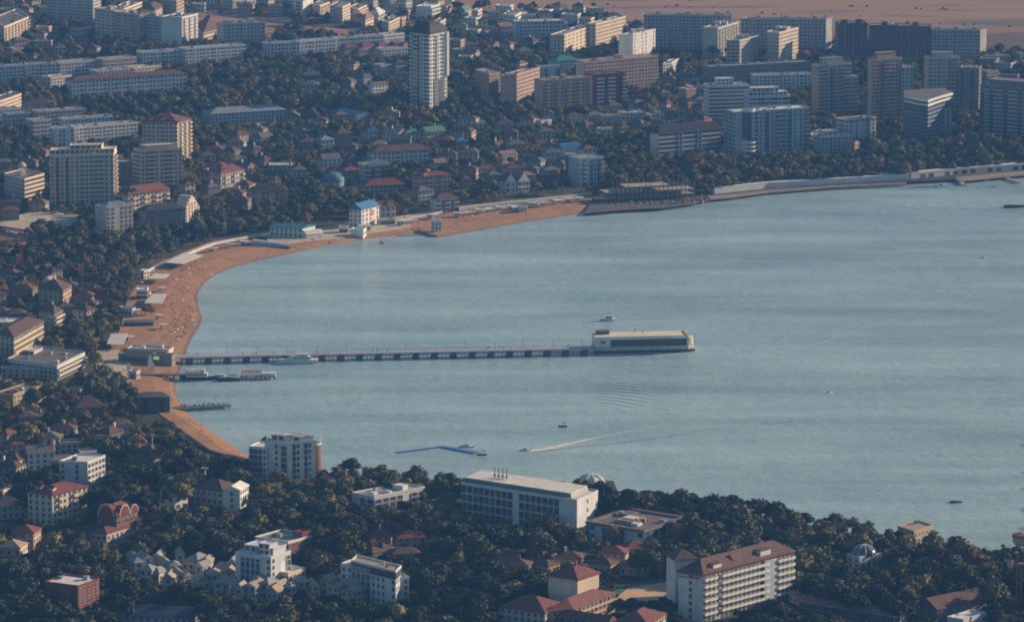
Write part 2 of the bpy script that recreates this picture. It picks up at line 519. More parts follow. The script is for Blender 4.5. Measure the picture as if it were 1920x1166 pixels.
    for i, j, pt in edges:
        if seen(i, j):
            facade(root, lq[i], lq[j], h - (.4 if rt == 'f' else 0), pt, wall, items, fh=fh)
            protect_edge(q[i], q[j], h + (z - GZ), vis, over=2 + rise * 1.5 * (0 if rt == 'f' else 1))
    # a door on the front wall
    if cat == 'house':
        c = U(.3, 0); ex = (lq[1] - lq[0]).normalized(); nn = Vector((ex.y, -ex.x)) * .05
        db = MB(); db.box(-.55, .55, -.08, .0, 0, 2.2, 0); db.box(.35, .45, -.16, -.08, 1, 1.1, 0)
        db.build("door", M_WOOD, root, (c.x + nn.x, c.y + nn.y, .1), 0)
    flush(root, items)
    global foot
    pp = [PX(p.x, p.y, GZ)[:2] for p in expand(q, 1.5)]
    foot |= raster(pp)
    if lm: landmark(short, cen.x, cen.y)
    BLD.append((root, cen, q, h))
    return root, lq, U, h

# ================================================================ setting: land, sea, beach, fields
SHORE = [(1920, 327), (1860, 333), (1800, 341), (1700, 346), (1560, 353), (1440, 362), (1365, 373), (1300, 379), (1240, 388), (1160, 392), (1100, 399),
         (1040, 408), (960, 420), (880, 435), (817, 446), (812, 441), (785, 436), (720, 444), (660, 452), (600, 463), (540, 476), (480, 489), (435, 501),
         (405, 514), (385, 528), (372, 545), (368, 560), (372, 578), (378, 597), (374, 612), (360, 632), (350, 652), (346, 672), (338, 690),
         (333, 706), (328, 722), (329, 738), (338, 756), (352, 776), (378, 796), (410, 818), (440, 838), (465, 856), (520, 878), (600, 892),
         (680, 898), (760, 905), (870, 925), (1000, 938), (1070, 940), (1085, 908), (1150, 908), (1165, 944), (1250, 950), (1400, 967), (1500, 987), (1600, 1008), (1680, 1012), (1765, 1018),
         (1810, 1050), (1920, 1060), (2050, 1064)]
def smooth(pts, it=1):
    for _ in range(it):
        out = [pts[0]]
        for i in range(len(pts) - 1):
            p, q = pts[i], pts[i + 1]
            out += [(p[0] * .75 + q[0] * .25, p[1] * .75 + q[1] * .25), (p[0] * .25 + q[0] * .75, p[1] * .25 + q[1] * .75)]
        out.append(pts[-1]); pts = out
    return pts
BEACH_IN = [(1112, 372), (1060, 378), (985, 385), (900, 393), (830, 401), (790, 408), (748, 417), (735, 428), (640, 445), (560, 456), (520, 459), (480, 450), (440, 456),
            (400, 463), (370, 476), (320, 495), (285, 509), (262, 524), (248, 545), (236, 570), (230, 600), (222, 625), (205, 645), (222, 668), (240, 690), (245, 715),
            (255, 740), (290, 770), (318, 790), (345, 812), (375, 838), (420, 850), (470, 862)]
sw = [W(x, y, 0).xy for x, y in SHORE if x > 1120 and y < 400] + [W(x, y, GZ).xy for x, y in BEACH_IN] + [W(x, y, 0).xy for x, y in SHORE if y > 870]
far_r = W(2300, 300, 0).xy
near_r = W(2600, 1085, 0).xy
X0, X1, Y0, Y1 = -7000, 9000, -2500, 11000
land_poly = [(X0, Y0), (X1, Y0), (X1, near_r.y - 500), (near_r.x, near_r.y)] + [(p.x, p.y) for p in reversed(sw)] + [(far_r.x, far_r.y), (X1, far_r.y + 900), (X1, Y1), (X0, Y1)]
def mix_ground(name, cols, scales, rough=.95, bump=0.0):
    m = bpy.data.materials.new(name); m.use_nodes = True
    nt = m.node_tree; N = nt.nodes; L = nt.links; b = N["Principled BSDF"]
    b.inputs["Roughness"].default_value = rough; b.inputs["Specular IOR Level"].default_value = .1
    tc = N.new("ShaderNodeTexCoord"); prev = None
    base = N.new("ShaderNodeRGB"); base.outputs[0].default_value = (*cols[0], 1); prev = base.outputs[0]
    for c, (sx, sy, lo, hi) in zip(cols[1:], scales):
        mp = N.new("ShaderNodeMapping"); mp.inputs["Scale"].default_value = (sx, sy, sx)
        L.new(tc.outputs["Object"], mp.inputs[0])
        nz = N.new("ShaderNodeTexNoise"); nz.inputs["Scale"].default_value = 1; nz.inputs["Detail"].default_value = 5
        L.new(mp.outputs[0], nz.inputs[0])
        r = N.new("ShaderNodeMapRange"); r.inputs["From Min"].default_value = lo; r.inputs["From Max"].default_value = hi
        L.new(nz.outputs["Fac"], r.inputs["Value"])
        mx = N.new("ShaderNodeMix"); mx.data_type = 'RGBA'
        L.new(r.outputs[0], mx.inputs["Factor"]); L.new(prev, mx.inputs["A"]); mx.inputs["B"].default_value = (*c, 1)
        prev = mx.outputs["Result"]
    L.new(prev, b.inputs["Base Color"]); MATS[name] = m
    return m
m_land = mix_ground("town_ground", [(.055, .06, .035), (.14, .11, .075), (.10, .10, .095), (.03, .045, .025)],
                    [(.02, .02, .5, .62), (.045, .045, .56, .62), (.008, .008, .5, .6)])
m_sand = mix_ground("beach_sand", [(.41, .215, .105), (.34, .175, .09), (.26, .165, .11)], [(.03, .03, .4, .62), (.22, .22, .50, .64)])
m_wet = mat("wet_sand", (.22, .12, .075), 0.4, .1, .1, .4)
m_field = mix_ground("dry_field", [(.33, .20, .13), (.26, .145, .095), (.18, .14, .115), (.13, .12, .10)],
                     [(.0012, .012, .48, .58), (.006, .03, .54, .62), (.0016, .007, .55, .62)])
m_soil = mix_ground("bare_soil", [(.38, .21, .12), (.26, .15, .09), (.2, .18, .09)], [(.02, .05, .45, .6), (.05, .05, .55, .65)])
m_pave = mix_ground("promenade_paving", [(.52, .42, .31), (.42, .34, .26)], [(.1, .1, .45, .6)])
m_asph = mix_ground("asphalt", [(.07, .07, .075), (.10, .095, .09)], [(.1, .1, .45, .6)])

def sheet(name, pix, z, m, side=.6, kind="structure", z0=None, world=None):
    poly = [tuple(W(x, y, z).xy) for x, y in pix] if world is None else world
    b = MB(); b.prism(poly, z - side if z0 is None else z0, z, 0)
    o = b.build(name, m); o["kind"] = kind
    return o
g = sheet("ground", None, GZ, m_land, world=land_poly, z0=-4.0)

# sea
def water_mat():
    m = bpy.data.materials.new("sea_water"); m.use_nodes = True
    nt = m.node_tree; N = nt.nodes; L = nt.links; b = N["Principled BSDF"]
    b.inputs["Base Color"].default_value = (.10, .20, .215, 1)
    b.inputs["IOR"].default_value = 1.33; b.inputs["Specular IOR Level"].default_value = .5
    tc = N.new("ShaderNodeTexCoord")
    def noise(sx, sy, det=4, rot=0.0, rgh=.55):
        mp = N.new("ShaderNodeMapping"); mp.inputs["Scale"].default_value = (sx, sy, 1); mp.inputs["Rotation"].default_value = (0, 0, rot)
        L.new(tc.outputs["Object"], mp.inputs[0])
        nz = N.new("ShaderNodeTexNoise"); nz.inputs["Scale"].default_value = 1; nz.inputs["Detail"].default_value = det; nz.inputs["Roughness"].default_value = rgh
        L.new(mp.outputs[0], nz.inputs[0]); return nz.outputs["Fac"]
    w1 = noise(.0022, .009, 4, .25)          # broad wind lanes
    r = N.new("ShaderNodeMapRange"); r.inputs["From Min"].default_value = .35; r.inputs["From Max"].default_value = .65
    r.inputs["To Min"].default_value = .08; r.inputs["To Max"].default_value = .30
    L.new(w1, r.inputs["Value"]); L.new(r.outputs[0], b.inputs["Roughness"])
    w2 = noise(.006, .028, 5, -.12)
    mx = N.new("ShaderNodeMix"); mx.data_type = 'RGBA'
    mx.inputs["A"].default_value = (.27, .40, .42, 1); mx.inputs["B"].default_value = (.42, .56, .56, 1)
    rr = N.new("ShaderNodeMapRange"); rr.inputs["From Min"].default_value = .35; rr.inputs["From Max"].default_value = .65
    L.new(w2, rr.inputs["Value"]); L.new(rr.outputs[0], mx.inputs["Factor"]); L.new(mx.outputs["Result"], b.inputs["Base Color"])
    w3 = noise(.10, .34, 5, .12, .65)
    w4 = noise(.035, .012, 3, .5)
    ad = N.new("ShaderNodeMath"); ad.operation = 'MULTIPLY_ADD'; ad.inputs[1].default_value = .7
    L.new(w4, ad.inputs[0]); L.new(w3, ad.inputs[2])
    # ring waves left by a turning boat, a patch of its own
    c = W(1085, 775, 0)
    mp = N.new("ShaderNodeMapping"); mp.inputs["Location"].default_value = (-c.x, -c.y, 0)
    L.new(tc.outputs["Object"], mp.inputs[0])
    ln = N.new("ShaderNodeVectorMath"); ln.operation = 'LENGTH'; L.new(mp.outputs[0], ln.inputs[0])
    sn = N.new("ShaderNodeMath"); sn.operation = 'SINE'
    fr = N.new("ShaderNodeMath"); fr.operation = 'MULTIPLY'; fr.inputs[1].default_value = .8
    L.new(ln.outputs["Value"], fr.inputs[0]); L.new(fr.outputs[0], sn.inputs[0])
    fo = N.new("ShaderNodeMapRange"); fo.inputs["From Min"].default_value = 2; fo.inputs["From Max"].default_value = 26; fo.inputs["To Min"].default_value = 1; fo.inputs["To Max"].default_value = 0
    fo.interpolation_type = 'SMOOTHSTEP'
    c2 = W(1166, 738, 0); mp2 = N.new("ShaderNodeMapping"); mp2.inputs["Location"].default_value = (-c2.x, -c2.y * .5, 0); mp2.inputs["Scale"].default_value = (1, .5, 1)
    L.new(tc.outputs["Object"], mp2.inputs[0]); ln2 = N.new("ShaderNodeVectorMath"); ln2.operation = 'LENGTH'; L.new(mp2.outputs[0], ln2.inputs[0])
    L.new(ln2.outputs["Value"], fo.inputs["Value"])
    fm = N.new("ShaderNodeMath"); fm.operation = 'MULTIPLY'; L.new(sn.outputs[0], fm.inputs[0]); L.new(fo.outputs[0], fm.inputs[1])
    a2 = N.new("ShaderNodeMath"); a2.operation = 'MULTIPLY_ADD'; a2.inputs[1].default_value = .34
    L.new(fm.outputs[0], a2.inputs[0]); L.new(ad.outputs[0], a2.inputs[2])
    bp = N.new("ShaderNodeBump"); bp.inputs["Strength"].default_value = .8; bp.inputs["Distance"].default_value = 1.4
    L.new(a2.outputs[0], bp.inputs["Height"]); L.new(bp.outputs[0], b.inputs["Normal"])
    return m
M_SEA = water_mat()
b = MB(); b.add([(X0 + 10, Y0 + 10, 0), (X1 - 10, Y0 + 10, 0), (X1 - 10, Y1 - 10, 0), (X0 + 10, Y1 - 10, 0)], [(0, 1, 2, 3)])
sea = b.build("sea", M_SEA); sea["kind"] = "structure"

# beach sand: sloping strip from the sea wall down into the water
BEACH_OUT = [p for p in SHORE if 399 <= p[1] <= 879 and p[0] < 1105]
BEACH_OUT = [(1105, 385)] + BEACH_OUT[:-1] + [(530, 884)]
def resample(pts, n):
    d = [0]
    for i in range(1, len(pts)): d.append(d[-1] + math.hypot(pts[i][0] - pts[i - 1][0], (pts[i][1] - pts[i - 1][1]) * 3))
    out = []; j = 0
    for k in range(n):
        t = d[-1] * k / (n - 1)
        while j < len(d) - 2 and d[j + 1] < t: j += 1
        f = (t - d[j]) / max(1e-6, d[j + 1] - d[j])
        out.append((pts[j][0] + (pts[j + 1][0] - pts[j][0]) * f, pts[j][1] + (pts[j + 1][1] - pts[j][1]) * f))
    return out
N_ = 120
bi = resample(BEACH_IN, N_); bo = resample(BEACH_OUT, N_)
vs, fs = [], []
for k in range(N_):
    A = W(bi[k][0], bi[k][1], GZ); B = W(bo[k][0], bo[k][1], 0.0)
    for j, t in enumerate((0, .5, .88, .96, 1.0, 1.06)):
        p = A.lerp(B, t)
        z = (GZ + .25, GZ + .18, .8, .35, .12, -.5)[j]
        if j == 1: z = GZ + .1
        vs.append((p.x, p.y, z))
for k in range(N_ - 1):
    for j in range(5): fs.append((k * 6 + j, k * 6 + j + 1, k * 6 + 7 + j, k * 6 + 6 + j))
# cut the flat ground back so that the sloping sand is what shows: the ground sheet edge is lowered there
b = MB(); b.add(vs, fs); b.m = [1 if i % 5 >= 3 else 0 for i in range(len(fs))]; sand = b.build("beach", [m_sand, m_wet]); sand["kind"] = "structure"
# narrow strand under the far sea wall
sheet("strand", [(1300, 377), (1365, 371), (1440, 360.5), (1560, 351), (1700, 344), (1700, 342), (1560, 348), (1440, 357), (1360, 365), (1290, 371)], GZ + .05, mat("pale_shingle", (.26, .20, .16), .95, .2, .1))
sheet("strand", [(1800, 340), (1920, 328), (1960, 325), (1960, 318), (1900, 322), (1790, 333)], GZ + .05, MATS["pale_shingle"])
rk = mat("dark_shore_rock", (.10, .085, .07), .9, .4, .2)
sheet("shore_rocks", [(1095, 400), (1160, 394), (1240, 390), (1300, 381), (1330, 372), (1300, 366), (1140, 380), (1110, 376)], GZ + .12, rk)
rr_ = random.Random(12); b = MB()
for k in range(420):
    x = rr_.uniform(1098, 1330); y = float(np.interp(x, (1100, 1160, 1240, 1300, 1330), (398, 393, 388, 380, 375))) - abs(rr_.gauss(0, 5)) + 2
    p = W(x, y, 1.0); s_ = rr_.uniform(.5, 1.9); z0 = 1.4 if y < 386 else .6
    b.lathe([(s_, z0 - 1), (s_ * rr_.uniform(.8, 1.2), z0 + s_ * .4), (s_ * .6, z0 + s_ * .9), (.05, z0 + s_)], 6, 0, p.x, p.y)
o = b.build("rubble", mat("rock_rubble", (.15, .12, .095), .95, .4, .4)); o["kind"] = "stuff"; o["label"] = "dark boulders and rubble on the shore below the concrete skeleton ruin"

# promenade and plaza by the beach
sheet("promenade", [(262, 522), (285, 507), (320, 492), (370, 473), (400, 460), (440, 452), (485, 443), (520, 446), (560, 446), (640, 430), (735, 416), (830, 396), (985, 380), (1110, 366),
                    (1110, 361), (985, 374), (830, 390), (735, 408), (640, 421), (560, 433), (500, 438), (440, 446), (395, 454), (360, 467), (310, 488), (275, 505), (254, 520)], GZ + .22, m_pave)
sheet("plaza", [(540, 457), (640, 446), (735, 431), (770, 425), (770, 419), (735, 416), (640, 428), (560, 442), (500, 447), (505, 458)], GZ + .38, m_pave)
sheet("plaza", [(180, 655), (222, 655), (250, 690), (245, 716), (215, 716), (180, 690)], GZ + .38, m_pave)

# fields and bare ground
sheet("dry_field", [(840, -330), (832, -8), (868, 22), (1000, 20), (1120, 24), (1180, 44), (1210, 64), (1380, 74), (1560, 88), (1700, 96), (1850, 108), (2100, 116), (2300, -330)], GZ + .3, m_field)
sheet("dry_field", [(-300, -330), (-300, -34), (500, -34), (830, -22), (830, -330)], GZ + .3, m_field)
sheet("bare_soil", [(370, 22), (420, 32), (520, 45), (600, 52), (520, 62), (500, 82), (400, 62), (350, 40)], GZ + .1, m_soil)
sheet("bare_soil", [(590, 50), (640, 54), (700, 60), (640, 74), (585, 76)], GZ + .1, m_soil)
sheet("bare_soil", [(-40, 445), (60, 444), (66, 462), (30, 478), (-40, 466)], GZ + .1, m_soil)
sheet("bare_soil", [(60, 395), (150, 402), (160, 420), (60, 432), (-20, 420)], GZ + .1, m_pave)
sheet("ploughed_field", [(1700, 60), (1850, 64), (1960, 58), (2100, 60), (2100, 118), (1850, 108), (1720, 98)], GZ + .4, mat("ploughed_soil", (.13, .085, .07), .95, .2, .02))
fr_ = random.Random(6)
b = MB()
for (xa, ya, xb, yb, n_) in ((860, 14, 1160, 20, 10), (1180, 30, 1560, 52, 0), (1000, 6, 1420, 16, 12), (1540, 40, 1900, 50, 12), (1250, 24, 1700, 32, 9), (1560, 12, 1900, 22, 9)):
    for k in range(n_):
        t = fr_.random(); p = W(xa + (xb - xa) * t, ya + (yb - ya) * t + fr_.gauss(0, 1.0), GZ + .3); r_ = fr_.uniform(.5, 1.3)
        b.lathe([(r_, 0), (r_ * 1.15, r_ * .5), (r_ * .7, r_ * 1.1), (.05, r_ * 1.35)], 7, 0, p.x, p.y)
b.v = [(x, y, z + GZ + .25) for x, y, z in b.v]
o = b.build("scrub", mat("field_scrub", (.05, .05, .03), .95, .4, .6)); o["kind"] = "stuff"; o["label"] = "thin lines of low scrub dotted along the dry field edges"
sheet("ploughed_field", [(1290, 2), (1500, -8), (1900, -30), (2100, -30), (2100, -60), (1500, -34), (1290, -12)], GZ + .4, MATS["ploughed_soil"])
sheet("road", [(380, 18), (700, 54), (770, 58), (770, 63), (690, 60), (380, 25)], GZ + .25, m_asph)
sheet("road", [(-40, 428), (150, 432), (150, 441), (-40, 440)], GZ + .25, m_asph)
rs_ = random.Random(2)
sheet("sports_court", [(1152, 1122), (1180, 1100), (1262, 1088), (1282, 1100), (1282, 1118), (1190, 1140)], GZ + .2, mat("sand_court", (.55, .38, .22), .95, .08, .1))
sheet("sports_court", [(1140, 1118), (1165, 1096), (1240, 1086), (1258, 1089), (1178, 1101), (1156, 1121)], GZ + .15, mat("teal_court", (.03, .13, .14), .8, .1, .1))

# visible water and sand are kept free of tree crowns (photo outline of the near wood)
VIS_SEA = [(1980, 300), (1920, 326), (1700, 340), (1365, 368), (1100, 374), (1060, 376), (830, 400), (790, 412), (640, 430), (500, 440), (400, 458), (310, 490), (262, 522), (248, 545),
           (238, 572), (232, 600), (222, 625), (200, 645), (222, 672), (246, 690), (254, 745), (304, 774), (334, 798), (362, 820), (394, 842), (432, 853), (466, 858), (468, 812), (600, 815), (610, 838), (700, 846), (745, 856), (760, 868),
           (870, 880), (1000, 896), (1095, 896), (1140, 906), (1250, 908), (1330, 912), (1400, 922), (1500, 943), (1600, 965), (1650, 978), (1690, 984), (1750, 990), (1800, 1006), (1850, 1012), (1980, 1012)]
visr = raster(VIS_SEA)
mask[visr] = np.maximum(mask[visr], 1.0)
nogrow = raster([(x, y) for x, y in SHORE] + [(2050, 327)]) | raster([(p[0] - 4, p[1] - 2) for p in BEACH_IN] + [(p[0], p[1]) for p in reversed(BEACH_OUT)])
for poly in ([(840, -330), (832, -8), (868, 22), (1000, 20), (1120, 24), (1180, 44), (1210, 64), (1380, 74), (1560, 84), (1700, 92), (1850, 104), (2100, 110), (2300, -330)],
             [(370, 22), (420, 32), (520, 45), (600, 52), (520, 62), (500, 78), (400, 62), (350, 40)], [(590, 50), (640, 54), (700, 60), (640, 74), (585, 76)], [(-40, 445), (60, 444), (66, 462), (30, 478), (-40, 466)],
             [(60, 400), (150, 404), (156, 442), (-20, 442), (-20, 424)], [(380, 18), (700, 54), (770, 58), (770, 63), (690, 60), (380, 25)],
             [(1146, 1122), (1165, 1094), (1262, 1084), (1290, 1096), (1290, 1150), (1190, 1144)],
             [(540, 459), (640, 448), (770, 427), (840, 404), (1120, 372), (1110, 358), (985, 370), (830, 386), (735, 402), (640, 416), (560, 428), (500, 434), (395, 450), (310, 485), (250, 518), (262, 524), (380, 478), (480, 446), (500, 460)],
             [(1080, 360), (1110, 366), (1140, 374), (1310, 366), (1340, 362), (1440, 351), (1560, 344), (1706, 334), (1800, 325), (1990, 311), (1990, 330), (1800, 345), (1560, 356), (1365, 375), (1100, 404)],
             [(175, 650), (225, 650), (258, 690), (250, 725), (205, 722), (175, 690)]):
    nogrow |= raster(poly)
mask[raster([(1165, 1100), (1262, 1092), (1270, 1108), (1190, 1125)])] = 1.0
mask[raster([(500, 432), (560, 432), (700, 420), (770, 418), (770, 440), (520, 462)])] = 1.0

# ================================================================ buildings (photo pixels of the roof-line corners, height in metres)
B = building
AB, HO = "apartment_block", "house"
# ---- far upper corner of the town
B(AB, "tall grey slab block|at the top edge of the town", [(88, -22), (174, -17), (189, -22)], 30, pat=('wlw', 'w'), wall='G', lift=2)
B(AB, "stepped pale block|joined to the tall grey slab block", [(177, 17), (214, 22)], 26, 14, ('wl', 'w'), 'M', lift=1)
B(AB, "pinkish middle section of the stepped block|with loggia columns", [(215, 24), (262, 30)], 25, 14, ('wlw', 'w'), 'P', lift=1)
B(AB, "grey end section of the stepped block|beside the blank white gable", [(262, 30), (302, 33)], 24, 14, ('wl', 'w'), 'M', lift=1)
B(AB, "blank white gable block|with a sunlit balcony side", [(302, 33), (341, 34), (371, 27)], 25, pat=('', 'wbw'), wall='W', lift=1)
B(AB, "cream sunlit block|standing behind the stepped pale block", [(205, 18), (228, 20), (266, 5)], 22, pat=('w', 'wlw'), wall='C', lift=1)
B(AB, "small cream block|with a red roof behind the grey end section", [(267, 17), (290, 20), (306, 12)], 18, pat=('w', 'w'), wall='C', roof='hb')
B(AB, "wide brown-pink block|cut by the top edge of the photo", [(300, 0), (331, 3), (345, -3)], 22, pat=('w', 'w'), wall='P')
B(AB, "grey ribbed block|beside the diagonal road", [(419, 46), (497, 43)], 19, 15, ('wlw', 'w'), 'M', lift=2, sk=-2)
B("school", "low arcaded hall|with a brown roof and a row of pale gables", [(371, 48), (382, 62), (415, 53)], 7, pat=('w', 'W'), wall='C', roof='hb')
B(AB, "sunlit five-storey block|at the edge of the dark wood", [(-14, 36), (8, 52), (54, 33)], 14, pat=('w', 'wbw'), wall='C', roof='fk')
B(AB, "low white row block|behind the orange treetops", [(267, 100), (345, 95)], 10, 12, ('wwl', 'w'), 'W')
B(AB, "long low white row block|leading towards the ribbed block", [(347, 93), (460, 85)], 12, 12, ('wlw', 'w'), 'W')
B(AB, "white panel block|with an orange tree before it", [(-10, 127), (46, 124)], 12, 12, ('wlw', 'w'), 'L')
B(AB, "white panel block beside the orange tree|with a grey flat roof", [(50, 122), (112, 120)], 12, 12, ('wl', 'w'), 'L')
B(AB, "white panel block with a brown eaves line|in the row", [(114, 119), (178, 114)], 12, 12, ('wlw', 'w'), 'L', band=('P', 1.2))
B(AB, "tan four-storey block|ending the white row", [(193, 113), (256, 108)], 13, 12, ('lw', 'w'), 'M', band=('O', 1.4))
B(AB, "short pale block|just behind the long brown-roofed block", [(180, 135), (243, 130)], 8, 12, ('w', 'w'), 'M')
B(AB, "cream low block|behind the end of the long brown-roofed block", [(252, 129), (302, 124)], 8, 12, ('w', 'w'), 'C')
B(AB, "pale two-storey block|under the brown trees", [(95, 147), (134, 142)], 8, 11, ('w', 'w'), 'M')
B(AB, "long brown-roofed block|of five storeys with a grid of windows", [(135, 152), (350, 138)], 13.5, 14, ('wwl', 'w'), 'W', roof='hb', rise=2.6)
B(HO, "pale villa with a wide brown roof|in the trees", [(44, 197), (101, 196)], 7, 13, ('w.w', 'w'), 'M', roof='hb')
B(AB, "sunlit cream end block|cut by the side of the photo", [(-16, 186), (0, 191), (40, 177)], 11, pat=('w', 'wlw'), wall='C', roof='fk')
B(AB, "grey low block|below the sunlit cream end block", [(-10, 208), (38, 204)], 7, 12, ('w', 'w'), 'G')
B(AB, "staggered grey block|with dark windows", [(14, 216), (58, 213)], 10, 11, ('wl', 'w'), 'G')
B(AB, "narrow upright grey block|among low slabs", [(62, 228), (97, 225)], 13, 12, ('lw', 'w'), 'M')
B(AB, "pale slab behind the narrow upright block|with stair shafts", [(72, 211), (155, 205)], 11, 12, ('wlw', 'w'), 'M')
B(AB, "white slab|second from the red-crowned tower", [(120, 225), (212, 219)], 10, 12, ('wwl', 'w'), 'W')
B(AB, "white slab end block|with a blank end", [(101, 243), (139, 241)], 13, 12, ('.ww', 'w'), 'W')
B(AB, "long white slab|next to the red-crowned tower", [(141, 241), (258, 231)], 11, 12, ('wwl', 'w'), 'W')
B("apartment_tower", "red-crowned tower|of ten storeys with balconies", [(267, 229), (333, 230), (358, 223)], 29, pat=('wbw', 'wb'), wall='C', roof='hr', rise=5, dorm=3, vis=.9)
B("apartment_tower", "rounded beige tower|in front of the red-crowned tower", [(250, 280), (263, 283), (342, 279)], 27, pat=('b', 'wBBw'), wall='C', pent=(.1, .9, .15, .9, 3), vis=.9)
B("hotel", "big beige hotel block|with white pillars and a stepped top", [(93, 293), (213, 290), (219, 283)], 33, pat=('=wgwgwwbwbbbww', 'wb'), wall='C', pent=[(.0, 1, .2, .9, 3.2), (.3, .8, .3, .8, 6)], vis=.93, antenna=2)
r, lq, U, h = B("office_building", "sunlit office block|with a belfry-like roof turret", [(8, 327), (46, 337), (83, 327)], 15, pat=('w', 'ss'), wall='C', roof='fk', vis=.85)
c = U(.55, .35); b = MB(); b.box(c.x - 2, c.x + 2, c.y - 2, c.y + 2, h, h + 3)
for sx in (-1.6, 1.6):
    for sy in (-1.6, 1.6): b.box(c.x + sx - .3, c.x + sx + .3, c.y + sy - .3, c.y + sy + .3, h + 3, h + 6.5)
b.lathe([(3, h + 6.5), (3, h + 7), (.1, h + 9.5)], 8, 0, c.x, c.y); b.build("turret", wallm('C', False), r)
B("office_building", "plain grey block|between the beige hotel and the rounded tower", [(222, 306), (252, 304)], 18, 12, ('', 'w'), 'K')
B("hotel", "cream hotel with a red hipped roof|and arched gables", [(229, 362), (240, 366), (317, 355)], 16, pat=('w', 'wbWwbw'), wall='C', roof='hr', rise=4.5, dorm=3, vis=.8)
r, lq, U, h = B("hotel", "pale block with a faceted metal roof|at the wood edge", [(178, 386), (199, 389), (249, 384)], 17.5, pat=('.', 'ww.w'), wall='M', roof='fg', vis=.8)
b = MB()
q = [U(.1, .1), U(.9, .1), U(.9, .9), U(.1, .9)]; roof_hip(b, q, h + .2, 2.4, 0)
b.build("skylight", mat("shiny_metal_roof", (.45, .47, .5), .25, .2, .4, .5, .7), r)
B(HO, "long dark-roofed house|leading to the stepped gable", [(272, 397), (348, 391)], 11, 12, ('wWw', 'w'), 'K', roof='hd', rise=3.5)
# stepped gable house
a = W(347, 412, GZ + 2).xy; bb = W(374, 405, GZ + 2).xy
r = thing("gabled_facade_house", "sunlit house front with a stepped gable, beside the long dark-roofed house", "house", (a.x, a.y, GZ), math.atan2((bb - a).y, (bb - a).x))
Lg = (bb - a).length; b = MB()
for k, (u0, u1, hh) in enumerate(((0, 1, 9), (.1, .9, 11), (.2, .8, 13), (.3, .7, 15), (.42, .58, 16.6))): b.box(Lg * u0, Lg * u1, .02 * k, 9, 0 if k == 0 else hh - 2.2, hh)
b.build("wall", wallm('C', False), r)
for fz in range(5):
    for k in range(3 if fz > 3 else 5):
        x = Lg * ((k + .5) / 5 if fz < 4 else (k + 1.5) / 5); ob("window", wmesh('w', 1.1, 1.8), r, (x, -.04, .6 + fz * 2.4))
for e in ((a, bb),): protect_edge(e[0], e[1], 16, .8)
foot |= raster([(340, 410), (376, 404), (380, 425), (345, 430)])
landmark("stepped gable", a.x, a.y)
B(HO, "red-roofed guest house|standing alone in the green", [(394, 322), (414, 327), (458, 318)], 10, pat=('wb', 'wbw'), wall='M', roof='hr', dorm=2)
B(HO, "little villa with a red hip roof|near the cream hotel", [(348, 347), (366, 345)], 6, 9, ('w', 'w'), 'C', roof='hr')
B("school", "long school with a blue-grey roof|behind the red-crowned tower", [(394, 215), (538, 206)], 8, 18, ('w', 'w'), 'B', roof='hy', rise=3.5, vis=.85)
B("hall", "low hall under a blue sheet roof|in the dark trees", [(612, 206), (668, 216)], 4, 13, ('w', 'w'), 'B', roof='gu', rise=2)
# ---- upper centre: small flats and villas in the sun
B(AB, "white and blue block with a brick-red edge|by the diagonal road", [(538, 0), (568, 4), (587, -1)], 12.5, pat=('.ss', ''), wall='W', roof='fb')
B(AB, "sunlit square villa|next to the white and blue block", [(585, 8), (600, 12), (618, 5)], 9, pat=('w', 'wb'), wall='C')
B(AB, "narrow tall villa|with a lit end", [(619, 11), (642, 15), (657, 8)], 14, pat=('w', 'w'), wall='C')
B(AB, "sunlit villa with balconies|beyond the diagonal road", [(655, 14), (672, 18), (688, 11)], 8, pat=('w', 'b'), wall='C')
B(HO, "small house with a salmon roof|below the balcony villa", [(661, 31), (680, 33)], 5, 9, ('w', 'w'), 'P', roof='hs')
B(HO, "cube house with a salmon roof|near the road bend", [(677, 34), (685, 38), (701, 32)], 7, pat=('w', 'w'), wall='C', roof='hs')
B(HO, "white villa|between salmon roofs and the grey dome-backed hall", [(692, 25), (710, 28), (722, 22)], 7, pat=('w', 'wb'), wall='W', roof='hw')
B(AB, "sunlit terrace block|just before the high-rise tower", [(716, 40), (729, 44), (750, 34)], 8, pat=('w', 'wW'), wall='C')
B(HO, "pink-lit terrace end|against the sunlit terrace block", [(748, 37), (754, 37), (762, 32)], 6.5, pat=('w', 'w'), wall='P')
B(HO, "orange narrow house|standing behind the terraces", [(762, 20), (766, 22), (775, 17)], 8, pat=('w', 'w'), wall='O')
B("hall", "rounded grey-white hall|behind the high-rise tower", [(780, 13), (808, 14), (825, 9)], 10.5, pat=('', 'b'), wall='W', roof='fw')
B(HO, "pink cottage|touching the rounded grey-white hall", [(824, 12), (837, 13), (847, 10)], 6, pat=('w', 'w'), wall='P', roof='fb')
B(HO, "green-grey gabled house|with one lit gable", [(858, 19), (872, 21), (884, 17)], 6, pat=('w', 'w'), wall='M', roof='gn')
B(HO, "cream villa|at the rim of the dry field", [(888, 20), (896, 21), (904, 17)], 7, pat=('w', 'w'), wall='C')
B(HO, "flat grey house|at the rim of the dry field", [(916, 24), (936, 24)], 5, 9, ('w', 'w'), 'G')
B(HO, "white flat-topped villa|before the pale nine-storey block", [(944, 28), (966, 31), (977, 24)], 7, pat=('w', 'w'), wall='W')
B(HO, "sunlit white house|just behind the tower crown", [(814, 41), (824, 44), (836, 37)], 9, pat=('w', 'w'), wall='C')
B(AB, "long low white block|nearest the grey ribbed block", [(500, 83), (562, 80)], 10, 11, ('wlw', 'w'), 'L')
B(AB, "long low white block with a tree at each end|in the row", [(564, 79), (630, 74)], 10, 11, ('wwl', 'w'), 'L')
